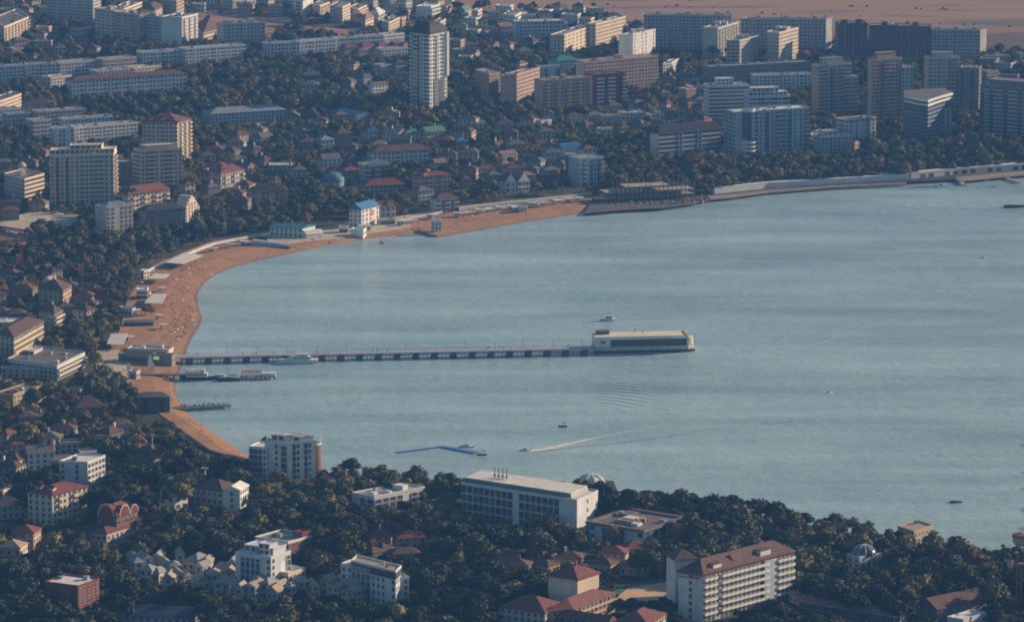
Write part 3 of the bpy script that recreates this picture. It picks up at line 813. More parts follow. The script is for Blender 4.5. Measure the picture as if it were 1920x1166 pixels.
B(AB, "long low white block behind the red cottages|in the row", [(632, 73), (719, 67)], 10, 11, ('wlw', 'w'), 'L')
B(AB, "short low white block|ending the row at the high-rise tower", [(721, 67), (758, 63)], 9, 11, ('wl', 'w'), 'L')
for k, (x0, y0, x1, y1, rest) in enumerate([(646, 91, 672, 89, "nearest the poplars"), (679, 89, 706, 86, "second from the poplars"), (710, 87, 734, 84, "third from the poplars"), (738, 85, 764, 81, "closest to the high-rise tower")]):
    B(HO, "red-roofed cottage %s|in the low red row" % rest, [(x0, y0), (x1, y1)], 4, 10, ('w', 'w'), 'P', roof='hr', rise=2.5, group="red-roofed cottages in a row")
B("hall", "low pale workshop|under the red-roofed cottages", [(716, 94), (765, 90)], 6, 10, ('w', 'w'), 'L')
B(HO, "grey villa|in the wood beside the high-rise tower", [(714, 124), (736, 122)], 7, 11, ('w', 'w'), 'G')
B(HO, "grey dark-roofed villa|closest to the high-rise tower", [(742, 120), (765, 118)], 8, 10, ('W', 'w'), 'G', roof='hd')
B(HO, "white chapel-like house|with a pointed gable end", [(688, 159), (698, 160), (727, 157)], 6.5, pat=('', 'w'), wall='W', roof='gk')

# ---- the lone high-rise tower
r, lq, U, h = B("high_rise_tower", "lone high-rise tower|of white panels with a dark domed crown", [(769, 62), (806, 66), (838, 60)], 58, pat=('bwgwb', 'wWg'), wall='W', roof='fd', vis=.95)
b = MB()
cen = sum(lq, Vector((0, 0))) / 4
n = 16
for k in range(6):
    z0 = h + .2 + 9 * math.sin(k / 6 * math.pi / 2); z1 = h + .2 + 9 * math.sin((k + 1) / 6 * math.pi / 2)
    s0 = math.cos(k / 6 * math.pi / 2) * 1.04; s1 = math.cos((k + 1) / 6 * math.pi / 2) * 1.04
    q0 = [cen + (p - cen) * s0 for p in lq]; q1 = [cen + (p - cen) * max(s1, .3) for p in lq]
    b.add([(p.x, p.y, z0) for p in q0] + [(p.x, p.y, z1) for p in q1], [(i, (i + 1) % 4, 4 + (i + 1) % 4, 4 + i) for i in range(4)] + [(4, 5, 6, 7)])
b.build("crown_roof", roofm('d'), r)
for (u, w, zz) in ((.3, 7, 44), (.3, 6, 4)):
    p = lq[0].lerp(lq[1], u); e = (lq[1] - lq[0]).normalized()
    b = MB(); b.box(-w / 2, w / 2, -.35, 0, zz, zz + 12); b.build("dark_bay", M_DARK, r, (p.x, p.y, 0))
    for k in range(4):
        b = MB(); b.box(-w / 2 + 1.2, w / 2 - 1, -1.6, -.3, zz + k * 3 + .2, zz + k * 3 + 1.4); b.build("balcony", M_WHITE, r, (p.x, p.y, 0))
p = lq[1].lerp(lq[2], .45); e = (lq[2] - lq[1]); rzz = math.atan2(e.y, e.x)
b = MB(); b.box(-6, 6, -.3, 0, 2, 22); b.build("dark_bay", M_DARK, r, (p.x, p.y, 0), rzz)
p = lq[2]; b = MB(); b.box(-1.2, 1.4, -1.5, 1.0, 24, 58); b.build("corner_pier", M_WHITE, r, (p.x, p.y, 0))

# ---- upper right: slab blocks
B(AB, "pale nine-storey block|with clutter of white houses behind it", [(966, 42), (1058, 40)], 16, 14, ('wl', 'w'), 'L', roof='fw')
B(HO, "white house with a dark hipped roof|behind the pale nine-storey block", [(1012, 26), (1036, 26)], 7, 9, ('w', 'w'), 'C', roof='hd')
B(HO, "cream house|in the white cluster, nearest the field", [(978, 30), (1004, 30)], 7, 10, ('w', 'w'), 'C')
B(HO, "blue-white flat house|beside the long sunlit block", [(1052, 28), (1083, 29)], 8, 12, ('w', 'w'), 'L')
B(HO, "small white house|at the edge of the white cluster", [(955, 24), (975, 26)], 6, 9, ('w', 'w'), 'W')
B(HO, "low cream house|between the white cluster and the long sunlit block", [(1085, 35), (1108, 36)], 6, 9, ('w', 'w'), 'C')
B(AB, "long sunlit slab block|seen at a slant with a shaded end", [(1031, 67), (1058, 67), (1115, 48)], 16, pat=('w', 'ww.'), wall='C', vis=.9)
B(AB, "taller sunlit slab|continuing the long sunlit slab block", [(1100, 46), (1117, 46), (1173, 32)], 19, pat=('w', 'w'), wall='C', vis=.9)
B(AB, "white block with bright fins|before the far grey wall of flats", [(1160, 67), (1187, 65), (1229, 56)], 22, pat=('', '=w.ww.w'), wall='W', lift=2, vis=.9)
B(AB, "tan long block|with a pale end and a dark-teal house behind", [(1080, 114), (1095, 118), (1234, 106)], 23, endwall='Y', pat=('', 'wlw'), wall='S', lift=1, vis=.9)
B(AB, "grey nine-storey slab|with a salmon end wall", [(1002, 149), (1017, 152), (1110, 145)], 23, endwall='S', pat=('', 'wbW'), wall='T', lift=1, vis=.85)
B(AB, "brick-red block with blue-white loggias|joined to the grey slab", [(1112, 142), (1173, 138)], 24, 14, ('RBBRBBR'.replace('R', '.').replace('B', 'B'), 'w'), 'R', roof='fb', vis=.9)
B(AB, "slanting grey balcony block|beside the blank white end wall", [(892, 132), (917, 140), (938, 137)], 20, pat=('bw', 'w'), wall='T', vis=.8)
B(AB, "blank white end wall block|with pinkish window side", [(938, 143), (969, 141), (1012, 128)], 22, pat=('', 'wwl'), wall='P', vis=.85)
B("school", "teal-roofed low school|behind the tan long block", [(1042, 116), (1086, 113)], 8, 14, ('w', 'w'), 'L', roof='ht')
B("hall", "white portal building|between the white end wall and the grey slab", [(1012, 127), (1050, 125)], 8, 8, ('.g.', ''), 'L')
B(AB, "far grey wall of flats|nearest the dry field", [(1207, 29), (1372, 30)], 29, 13, ('wlw', 'w'), 'G', lift=3, vis=.95)
B(AB, "block with a sunlit upper side|stepping down with small parapets", [(1318, 53), (1346, 54), (1385, 42)], 25, pat=('', 'wb'), wall='M', lift=2, vis=.95)
B(AB, "lower block half in shade|with a lit triangle on its side", [(1362, 77), (1387, 77), (1423, 68)], 21, pat=('b', 'ww'), wall='M', lift=2, vis=.95)
B(AB, "second far grey wall of flats|with a bright end wall", [(1389, 36), (1549, 37), (1560, 35)], 25, pat=('wlw', ''), wall='G', lift=3, vis=.95)
B(AB, "sunlit cream block|before the second far wall of flats", [(1437, 61), (1461, 63), (1497, 53)], 25, pat=('w', 'ww'), wall='C', lift=2, vis=.95)
B(AB, "dark brick slab end|with a raised top", [(1573, 46), (1627, 45)], 29, 14, ('lw', 'w'), 'N', lift=2, vis=.9)
B(AB, "long dark brick slab|against the brown field", [(1629, 49), (1745, 51)], 27, 14, ('wl', 'w'), 'N', lift=2, vis=.9)
B(AB, "grey slab with a bright cream end|last before the dark field", [(1735, 57), (1838, 58), (1850, 56)], 24, pat=('wl', ''), wall='G', lift=3, vis=.95)
B(AB, "low brown-grey slab|below the two lit blocks", [(1329, 127), (1520, 117)], 13, 12, ('w', 'w'), 'K')
B(AB, "white panel slab|before the yellow trees", [(1415, 143), (1522, 140)], 11, 12, ('wwl', 'w'), 'W')
B(HO, "bright white cubic house|alone among trees", [(1243, 121), (1260, 119), (1273, 111)], 8, pat=('w', 'w'), wall='W')
B("hall", "flat white pavilion|among small red roofs", [(1157, 213), (1203, 212)], 5, 12, ('W', 'w'), 'W', roof='fw')
B(HO, "pink cubic house|in the cluster of red roofs", [(1287, 169), (1305, 167)], 8, 10, ('w', 'w'), 'P')
B("hotel", "white slab hotel with a rounded lit end|behind the blue-white hotel", [(1329, 163), (1404, 161)], 27, 16, ('s', 'w'), 'W', pent=(.25, .65, .3, .8, 5), vis=.9)
B("hotel", "stepped white hotel|rising behind the blue-white hotel", [(1405, 183), (1482, 181)], 25, 16, ('sWs', 'w'), 'L', pent=[(.0, .95, .2, .9, 3), (.1, .75, .3, .9, 6)], vis=.9)
r, lq, U, h = B("hotel", "blue-white hotel|with a glass cylinder on its front", [(1361, 207), (1379, 212), (1518, 203)], 31, pat=('bw', '=..BBwgwBBgwwB'), wall='B', roof='fw', vis=.93, antenna=3)
p = lq[1].lerp(lq[2], .17)
b = MB(); b.lathe([(4.5, 12), (4.5, h + 1), (0, h + 1.2)], 20, 0); b.build("glass_cylinder", M_BLUEGLASS, r, (p.x, p.y, 0))
b = MB(); b.lathe([(5, h + .5), (5, h + 2.5), (4.4, h + 2.6)], 20, 0); b.build("cylinder_crown", M_WHITE, r, (p.x, p.y, 0))
for zz in range(1, 4):
    b = MB(); b.lathe([(0.1, zz * 3 - .2), (5.4, zz * 3 - .2), (5.4, zz * 3 + .9), (5.2, zz * 3 + .9)], 20, 0); b.build("balcony", M_WHITE, r, (p.x, p.y, 0))
B("hotel", "long pale hotel with a dark mansard roof|and ribbon windows", [(1219, 250), (1236, 251), (1352, 241)], 16, pat=('', '=sssssgssssgsssss'), wall='L', roof='md', rise=5.5, dorm=0, vis=.85)
T = "apartment_tower"
B(T, "slim pale tower|rising next to the blue-white hotel", [(1522, 122), (1534, 124), (1597, 120)], 38, endwall='O', pat=('', 'bBbgBwb'), wall='M', pent=(.2, .7, .2, .8, 5), vis=.93)
B(T, "low wing of the slim pale tower|with one orange panel", [(1585, 146), (1609, 145)], 28, 14, ('Bw', 'w'), 'M', vis=.9)
B(T, "tall pale tower with an orange edge|second in the tower row", [(1627, 112), (1636, 114), (1692, 110)], 47, endwall='O', pat=('.', 'bWgBb'), wall='P', pent=(.15, .8, .2, .8, 5), vis=.9)
B(T, "stepped shoulder of the tall pale tower|in grey-blue", [(1690, 128), (1713, 127)], 40, 15, ('Ww', 'w'), 'B', vis=.8)
B(T, "hazy grey tower|behind the wavy glass block", [(1733, 107), (1741, 110), (1800, 109)], 43, endwall='O', pat=('.', 'BwBwg'), wall='G', pent=(.2, .8, .2, .8, 4), vis=.8)
B(T, "dim tower shoulder|between the hazy tower and the edge block", [(1800, 128), (1836, 129)], 36, 15, ('gw', 'w'), 'K', vis=.8)
# wavy dark glass block
a = W(1695, 185, 34).xy; m = W(1740, 193, 34).xy; e = W(1786, 178, 34).xy
r = thing("glass_apartment_building", "dark wavy glass block with curved white balcony bands near the sea wall", "building", ((m.x), m.y, GZ), 0)
q = [a - m, Vector((0, 0)), e - m, e - m + Vector((-4, 24)), a - m + Vector((2, 30))]
b = MB(); b.prism([tuple(p) for p in q], -1, 33.5, 0); b.build("glass_wall", M_BLUEGLASS, r)
b = MB(); b.prism([tuple(p) for p in expand(q, -.5)], 33.5, 34.2, 0); b.build("roof", roofm('k'), r)
for k in range(11):
    zz = 3 * k + 2.4; big = k in (9, 10)
    b = MB(); pts = []
    n = 18
    for i in range(n + 1):
        t = i / n
        base = q[0].lerp(q[1], t * 2) if t < .5 else q[1].lerp(q[2], t * 2 - 1)
        out = (1.0 + 1.1 * math.sin(t * 9 + k * .5)) * (1.7 if big else .8)
        pts.append(Vector((base.x, base.y - .2 - out)))
    vs = []
    for p in pts: vs += [(p.x, p.y, zz), (p.x, p.y, zz + (1.5 if big else .8)), (p.x * .98, p.y + 1.4 + (1 if big else 0), zz + (1.5 if big else .8)), (p.x * .98, p.y + 3.0, zz)]
    b.add(vs, [(4 * i + j, 4 * i + 4 + j, 4 * i + 4 + (j + 1) % 4, 4 * i + (j + 1) % 4) for i in range(n) for j in range(4)])
    b.build("balcony_band", M_WHITE if big else mat("grey_band", (.2, .23, .25), .6), r)
for (u, w) in ((.9, 1.0), (.72, .9)):
    p = q[1].lerp(q[2], u); b = MB(); b.box(-w, w, -1.4, 0, 0, 24); b.build("pilaster", wallm('G', False), r, (p.x, p.y, 0))
protect_edge(a, m, 34, .85); protect_edge(m, e, 34, .85); foot |= raster([(1690, 262), (1740, 272), (1790, 258), (1785, 225), (1700, 228)])
landmark("dark wavy glass block", m.x, m.y)
B("glass_apartment_building", "glass terrace block at the photo's side edge|with staggered pale frames", [(1838, 160), (1945, 168)], 38, 22, pat=('=gBgBBgBBgBBg', 'gBg'), wall='K', roof='fw', vis=.88, pent=(.1, .9, .2, .9, 4))
B(AB, "white block with a red-brown roof edge|before the tall pale towers", [(1567, 223), (1591, 226), (1643, 221)], 15, pat=('wb', '=ww.ww'), wall='W', roof='fb', band=('R', 1.0), vis=.88)
B(HO, "bright villa with curved white arches|beside the blue-white hotel", [(1520, 252), (1534, 257), (1549, 249)], 10, pat=('b', 'w'), wall='C', vis=.8)
B("hotel", "blue-white four-storey annex|near the curved arches villa", [(1540, 259), (1598, 255)], 11, 13, ('Ww', 'w'), 'B', vis=.9, pent=(.15, .6, .3, .9, 4))
B(HO, "tiny salmon house|under the white block with a red-brown roof edge", [(1603, 268), (1612, 266)], 7, 7, ('w', 'w'), 'S')

# ---- centre of the bay: villas and beach buildings
B(HO, "flat white-roofed villa|alone in the trees above the pavilion beach", [(504, 311), (546, 311)], 5, 12, ('W', 'w'), 'G', roof='fw')
B(HO, "maroon-roofed double villa|above the teal-roofed hall", [(472, 361), (541, 359)], 9, 12, ('w.W', 'w'), 'P', roof='hb', rise=5, chim=2)
r, lq, U, h = B("villa", "colonnaded white villa|with a curved pediment", [(684, 311), (731, 308)], 13, 13, ('=BgBgB', 'w'), 'M', vis=.85)
b = MB(); b.lathe([(0.1, -.4), (5, -.4), (5, 0), (0.1, 0)], 16, 0, 0, 0, 0, math.pi)
n = 12; vs = [(0, 0, 0)] + [(6 * math.cos(math.pi * k / n), 0, 3.4 * math.sin(math.pi * k / n)) for k in range(n + 1)]
vs += [(x, .8, z) for x, y, z in vs]
b = MB(); b.add(vs, [(0, k + 1, k + 2) for k in range(n)] + [(k + 1, n + 2 + k + 1, n + 2 + k + 2, k + 2) for k in range(n)])
p = lq[0].lerp(lq[1], .5); b.build("pediment", M_WHITE, r, (p.x, p.y - .2, h + .5))
B(HO, "red-roofed annex|touching the colonnaded white villa", [(642, 325), (684, 322)], 7, 12, ('w', 'w'), 'P', roof='hr')
B(HO, "wide low hipped pavilion|in front of the colonnaded villa", [(684, 350), (762, 346)], 5, 14, ('W', 'w'), 'M', roof='hr')
c = W(625, 348, GZ)
r = thing("domed_hall", "low hall under a blue-grey dome in the green", "hall", (c.x, c.y, GZ))
b = MB(); b.lathe([(8.3, 0), (8.3, 3.5), (8.5, 3.5)], 24); b.build("wall", wallm('B', False), r)
b = MB(); b.lathe([(8.6 * math.cos(t * math.pi / 14), 3.5 + 6 * math.sin(t * math.pi / 14)) for t in range(8)], 24); b.build("dome", mat("blue_grey_dome", (.10, .19, .24), .6, .15, .4), r, smooth=True)
protect_edge(c.xy - Vector((8, 8)), c.xy + Vector((8, -8)), 9, .7); landmark("blue-grey dome", c.x, c.y)
r, lq, U, h = B("beach_building", "white hall with a bright blue roof|and a round orange emblem", [(655, 393), (678, 394), (711, 386)], 11.5, pat=('w', '=www.w'), wall='W', roof='gu', rise=4, vis=.95)
p = lq[1].lerp(lq[2], .62); e = lq[2] - lq[1]; rr = math.atan2(e.y, e.x)
b = MB(); n = 20
b.add([(1.9 * math.cos(2 * math.pi * k / n), -.12, 1.9 * math.sin(2 * math.pi * k / n)) for k in range(n)] + [(1.9 * math.cos(2 * math.pi * k / n), .1, 1.9 * math.sin(2 * math.pi * k / n)) for k in range(n)],
      [tuple(range(n))[::-1]] + [(k, (k + 1) % n, n + (k + 1) % n, n + k) for k in range(n)])
b.build("emblem", mat("orange_emblem", (.6, .16, .04), .6), r, (p.x, p.y, 8), rr)
B(HO, "brown-roofed house with arched gables|behind the round golden tree", [(705, 390), (742, 387)], 7, 12, ('Ww', 'w'), 'M', roof='hb', dorm=2)
B("beach_building", "teal-roofed beach hall|with a bright stepped end", [(506, 426), (567, 429), (591, 423)], 6, pat=('w', '.'), wall='L', roof='gt', rise=1.6, vis=.95)
B("kiosk", "white box kiosk with a flat roof|on the plaza", [(658, 431), (681, 432), (687, 429)], 4, pat=('', 'w'), wall='W', roof='fw', vis=.98)
B("kiosk", "small open-fronted white kiosk|on the plaza", [(636, 427), (652, 427)], 3.6, 5, ('B', 'w'), 'W', roof='fw', vis=.98)
B("kiosk", "white arch-ended kiosk|behind the box kiosk", [(674, 425), (696, 424)], 3.4, 4, ('w', 'w'), 'W', roof='vw', vis=.98)
B("kiosk", "low white vaulted pavilion|at the plaza edge", [(575, 440), (606, 437)], 2.8, 8, ('', ''), 'W', roof='vw', rise=2.2, vis=.98)
B("kiosk", "white awning kiosk|by the round golden tree", [(714, 414), (741, 412)], 3.2, 6, ('B', 'w'), 'M', roof='fw', vis=.98)
B("kiosk", "pale blue beach hut|at the root of the little stone groyne", [(815, 416), (828, 415)], 6, 5, ('w', 'w'), 'L', roof='fw', vis=.98)
B("kiosk", "pale grey beach cabin|on the far sand", [(975, 388), (988, 387)], 4, 4, ('w', 'w'), 'L', roof='fw', vis=.98)
B("hotel", "brick hotel with a red roof and white gables|above the promenade", [(772, 329), (788, 332), (846, 328)], 13, pat=('w', 'wbw'), wall='P', roof='hr', dorm=3, chim=1, vis=.85)
B(HO, "small orange-walled house|beside the brick hotel", [(869, 336), (884, 335)], 7, 8, ('w', 'w'), 'O', roof='hr')
B("villa", "red-roofed villa with white columns|nearest the promenade", [(818, 374), (861, 371)], 9, 11, ('=BgBgB', 'w'), 'W', roof='hb', vis=.8)
B(HO, "grey-roofed low house|between the brick hotel and the columned villa", [(784, 360), (813, 357)], 6, 11, ('w', 'w'), 'M', roof='hk')
B(HO, "white-gabled chalet|one of two with steep gables", [(947, 343), (968, 342)], 7, 12, ('Ww', 'w'), 'W', roof='Gb', rise=6, group="twin chalets")
B(HO, "white-gabled chalet with a pinkish roof side|twin of the other", [(971, 342), (993, 340)], 7, 14, ('Ww', 'w'), 'W', roof='Gs', rise=6, group="twin chalets")
B("hall", "turquoise arched hall|with a white shell end", [(1054, 281), (1090, 279)], 5, 10, ('.', ''), 'W', roof='vu', rise=4, vis=.95)
B(HO, "white house with a maroon roof|next to the turquoise arched hall", [(1094, 281), (1119, 279)], 6, 9, ('w', 'w'), 'W', roof='hb')
B(AB, "grey stone block|joined to the blue-grey glass block", [(1060, 292), (1086, 292)], 19, 14, ('w', 'w'), 'K', vis=.8)
B(AB, "blue-grey glass block|with white vertical fins, near the ruin", [(1086, 299), (1132, 295)], 19, 14, ('=.B.gwgB', 'w'), 'B', vis=.9)
B("school", "long brown-roofed school|behind golden trees", [(699, 287), (809, 281)], 9, 14, ('wwl', 'w'), 'L', roof='hb')
for (x0, y0, x1, y1, hh, wl, rf, lab) in [(602, 264, 627, 262, 6, 'M', 'hy', "grey-roofed villa|beyond the dome"), (632, 252, 662, 250, 7, 'K', 'hb', "brown-roofed house|with a broad low gable"),
        (684, 247, 714, 245, 7, 'M', 'Gb', "house with an arched white gable|and lattice"), (717, 249, 746, 252, 6, 'C', 'gl', "cream-roofed house|next to the arched gable"),
        (760, 252, 795, 250, 6, 'M', 'hn', "green-roofed house|first of two"), (800, 249, 836, 246, 7, 'M', 'gn', "bigger green-roofed house|second of two"),
        (838, 246, 884, 248, 7, 'P', 'hb', "wide brick house|with a tan roof rim"), (812, 264, 851, 264, 5, 'R', 'hr', "crimson-roofed house|below the wide brick house"),
        (855, 266, 878, 265, 4, 'M', 'hu', "bright blue-roofed house|next to the crimson roof"), (951, 272, 986, 271, 7, 'T', 'hk', "beige gabled house|among orange trees"),
        (606, 300, 640, 298, 5, 'W', 'gk', "grey-roofed barn|behind the colonnaded villa"), (655, 297, 676, 296, 5, 'R', 'hb', "brick bungalow|near the colonnaded villa"),
        (1010, 248, 1040, 247, 5, 'M', 'hk', "grey bungalow|in the olive trees"), (560, 268, 590, 267, 5, 'K', 'hb', "brown bungalow|behind the white-roofed villa"),
        (548, 320, 575, 319, 5, 'M', 'hk', "grey house|by the white-roofed villa"), (896, 232, 915, 231, 4, 'W', 'fw', "small white cube|near the wide brick house"),
        (480, 395, 470, 395, 4, 'M', 'hk', "")]:
    if lab: B(HO, lab, [(x0, y0), (x1, y1)], hh, 11, ('w', 'w'), wl, roof=rf, chim=1)

# ---- side of the photo above the beach
B(HO, "cream gable roof house|showing only its lit roof", [(78, 527), (97, 528)], 5, 8, ('w', 'w'), 'C', roof='Gl', vis=.95)
B("villa", "large dark-roofed mansion|with a lit side wall", [(72, 541), (118, 546), (134, 535)], 11, pat=('wWw', 'w'), wall='O', roof='hb', rise=5, chim=2, vis=.7)
B(HO, "small red-roofed cottage|below the dark-roofed mansion", [(47, 565), (57, 568), (71, 561)], 4, pat=('w', 'w'), wall='M', roof='hr')
B(HO, "red-roofed house with a bright loggia side|below the mansion", [(73, 580), (102, 589), (118, 582)], 8, pat=('w', 'B'), wall='C', roof='hb', chim=1, vis=.85)
B(HO, "maroon house|cut by the photo's side, beside the red cottages", [(-8, 553), (11, 551)], 8, 11, ('w', 'w'), 'P', roof='hr')
B(HO, "low maroon-roofed house|behind the white-roofed hall", [(14, 590), (50, 589)], 5, 10, ('w', 'w'), 'K', roof='hb')
B("hall", "white-roofed hall|behind the yellow school", [(-14, 606), (37, 606)], 8, 14, ('w', 'w'), 'M', roof='fw')
B("school", "yellow sunlit school|with a maroon roof", [(-16, 626), (26, 633), (82, 602)], 12.5, pat=('w', 'W'), wall='Y', roof='hb', rise=3, vis=.9)
B("office_building", "long flat-roofed office building|with pale eaves and pillars", [(14, 674), (107, 687), (159, 662)], 8, pat=('W', 'BBB'), wall='M', roof='fk', vis=.9, band=('L', 1.3), pent=(.05, .25, .5, .8, 1.5))
B("hall", "low white-roofed shed|before the long flat-roofed office", [(2, 690), (74, 692)], 5, 9, ('w', 'w'), 'M', roof='fw', vis=.95)
B("hall", "plain tan hall with a flat grey roof|above the orange trees", [(-16, 740), (25, 741), (85, 722)], 8, pat=('', 'w'), wall='T', roof='fk', vis=.75)
B("kiosk", "sunlit kiosk|by the street behind the olive tree", [(130, 727), (150, 732)], 4, 5, ('W', 'w'), 'C', vis=.95)
B("pavilion", "red tent-roofed pavilion|above the orange trees", [(142, 766), (196, 763)], 4, 12, ('', ''), 'K', roof='hb', rise=5, vis=.9)
B("kiosk", "curved white bar terrace|at the sand's inner edge", [(256, 545), (276, 545)], 5, 9, ('B', 'B'), 'W', roof='fw', vis=1)
B("kiosk", "white beach gate hut|where the promenade meets the sand", [(262, 508), (270, 509)], 5, 5, ('w', 'w'), 'W', roof='fw', vis=1)
B("kiosk", "blue-grey beach cafe|with a lit end", [(224, 578), (248, 581), (254, 578)], 4.5, pat=('W', ''), wall='B', roof='fw', vis=.95)
B("pavilion", "long white-roofed platform bar|on the sand below the cafe", [(232, 603), (288, 602)], 2.6, 4, ('B', 'w'), 'M', roof='fw', vis=1)
B("stage", "white beach stage|with a pale fence above the pier gate", [(238, 655), (316, 658)], 1.2, 10, ('', ''), 'M', roof='fl', vis=1)
b_ = B("pier_gate_building", "blue-grey pier gate building|with a green lit screen", [(285, 666), (322, 668)], 4.6, 6, ('.', 'w'), 'K', roof='fk', vis=1)
r, lq, U, h = b_
p = lq[0].lerp(lq[1], .22); b = MB(); b.box(-1.6, 1.6, -.25, -.02, 0, 1.9); b.build("screen", mat("green_lit_screen", (.2, .3, .15), .5, .02, emis=(.45, .75, .35, .32)), r, (p.x, p.y, 2.3))
B("pier_gate_building", "dark glazed waiting hall|joined to the pier gate building", [(222, 664), (283, 669)], 4, 6, ('=Wssssssss', 'w'), 'K', roof='fk', vis=1)
B("kiosk", "grey boat ticket hut|beside the small white sails", [(241, 697), (256, 698)], 4, 5, ('W', 'w'), 'G', roof='fw', vis=1)
B("beach_building", "dark green boathouse|at the root of the lower jetty", [(257, 745), (318, 745)], 8, 9, ('=w.WW.W', 'w'), 'D', roof='hk', rise=2, vis=.95)

# ---- lower side
B(HO, "salmon-roofed house|cut by the photo's side under the orange trees", [(-10, 814), (14, 817)], 6, 10, ('w', 'w'), 'M', roof='hr')
B(HO, "house with a bright red roof|beside the salmon-roofed one", [(20, 835), (45, 833)], 5, 10, ('w', 'w'), 'C', roof='hr')
B(HO, "white gabled house|behind the striped chimney", [(52, 852), (103, 849)], 8, 12, ('w', 'w'), 'L', roof='gk', rise=3)
B(HO, "small grey house|beyond the striped chimney", [(113, 832), (157, 830)], 5, 9, ('w', 'w'), 'M', roof='fk')
B(HO, "low grey-roofed house|next to the white flat-topped block", [(152, 852), (200, 850)], 5, 12, ('w', 'w'), 'G', roof='fg')
B(HO, "brown-roofed house|by the tall pale pole", [(250, 846), (288, 850)], 4.5, 11, ('w', 'w'), 'K', roof='hb')
B(HO, "maroon-gabled house|with a lit end, by the photo's side", [(-6, 858), (34, 865), (52, 857)], 6, pat=('w', 'w'), wall='C', roof='hb')
B(AB, "white flat-topped block|with a lit grooved side", [(111, 866), (164, 868), (197, 855)], 12, pat=('w.', 'W'), wall='L', roof='fw', vis=.9)
B(HO, "cream house|cut by the photo's side, over the orange-roofed block", [(-12, 918), (6, 921), (28, 914)], 8, pat=('w', 'w'), wall='C')
B(HO, "dark wide-roofed house|below the cream house", [(-8, 952), (48, 946)], 6, 13, ('w', 'w'), 'G', roof='hd')
B(AB, "orange-roofed five-storey block|with white eaves", [(52, 923), (98, 928), (163, 912)], 14.5, pat=('ww', 'wbw'), wall='C', roof='hr', rise=3, dorm=2, vis=.85)
r, lq, U, h = B("villa", "ornate crimson brick villa|with arched white-trimmed gables", [(182, 960), (218, 965), (258, 953)], 11, pat=('WW', 'W'), wall='R', roof='hr', rise=4, vis=.9)
for (i0, i1, u, w) in ((0, 1, .5, 4.2), (1, 2, .35, 3.6), (1, 2, .8, 2.8)):
    p = lq[i0].lerp(lq[i1], u); e = lq[i1] - lq[i0]; n = 12
    ring_ = [(w * math.cos(math.pi * k / n), w * 1.25 * math.sin(math.pi * k / n)) for k in range(n + 1)]
    b = MB(); vs = [(x, -.5, z) for x, z in ring_] + [(x, 3, z) for x, z in ring_]
    b.add(vs, [tuple(range(n + 1))[::-1]] + [(k, k + 1, n + 2 + k, n + 1 + k) for k in range(n)], 0)
    vs = [(x * 1.1, -.7, z * 1.1) for x, z in ring_] + [(x, -.7, z) for x, z in ring_]
    b.add(vs, [(k, k + 1, n + 2 + k, n + 1 + k) for k in range(n)], 1)
    b.build("gable", [wallm('R', False), M_WHITE], r, (p.x, p.y, h - 1), math.atan2(e.y, e.x))
B(HO, "crimson-roofed annex|at the foot of the ornate brick villa", [(170, 998), (200, 1001), (248, 986)], 4, pat=('w', 'w'), wall='M', roof='hr', vis=.8)
B(HO, "white house with an orange tiled corner|near the brown-roofed hall", [(298, 933), (328, 931), (352, 926)], 7, pat=('w', 'W'), wall='W', roof='hs')
B("hall", "brown-roofed hall|with a tall white chimney", [(356, 914), (418, 922)], 7, 15, ('w', 'w'), 'M', roof='hb', rise=4, vis=.85)
B(HO, "white gabled wing|at the end of the brown-roofed hall", [(418, 922), (450, 920), (466, 910)], 9, pat=('.w', 'w'), wall='W', roof='Gw', rise=2.5, vis=.9)
B(HO, "pink house with a red roof|in the dark wood", [(22, 998), (63, 1000)], 8, 11, ('W', 'w'), 'P', roof='hr', vis=.7)
B(HO, "cream-roofed cottage|under the pink house", [(-4, 1026), (38, 1028)], 4, 11, ('w', 'w'), 'C', roof='hl', vis=.8)
r, lq, U, h = B(AB, "maroon block with a white flat roof|deep in the wood", [(84, 1092), (146, 1100), (186, 1086)], 12, pat=('w.w', 'w'), wall='R', roof='fw', vis=.6)
B("hall", "long blue-grey roofed hall|at the bottom edge of the photo", [(218, 1152), (352, 1160)], 5, 18, ('w', 'w'), 'B', roof='gq', rise=3, vis=.9)

# ---- the white hillside flats on the shore
r, lq, U, h = B(AB, "white shore flats|with roof terraces and a brick cylinder", [(496, 828), (540, 832), (592, 827)], 18.5, pat=('=.wg', '=.oW.ow.'), wall='W', roof='fw', vis=.85, antenna=3, pent=[(.0, .55, .25, .95, 3.2), (.62, .95, .5, .95, 2.6)])
B(AB, "lower white wing|stepping down from the shore flats", [(467, 838), (500, 841)], 15.5, 12, ('=ooow', 'w'), 'W', roof='fw', vis=.85)
c = W(588, 885, GZ)
r = thing("brick_stair_tower", "brown brick stair cylinder with a lit rim beside the white shore flats", "tower", (c.x, c.y, GZ))
b = MB(); b.lathe([(4.2, -2), (3.6, 14), (0, 14.1)], 20); b.build("wall", M_BRICK, r)
b = MB(); b.lathe([(3.8, 14), (3.9, 15), (3.5, 15), (3.4, 14)], 20); b.build("rim", M_WHITE, r)
b = MB(); b.tube((3.4, 0, 14), (3.6, 0, 22), .35, .1, 6); b.build("spire", M_WHITE, r)
landmark("brick stair cylinder", c.x, c.y); protect_edge(c.xy - Vector((4, 0)), c.xy + Vector((4, 0)), 15, .8)

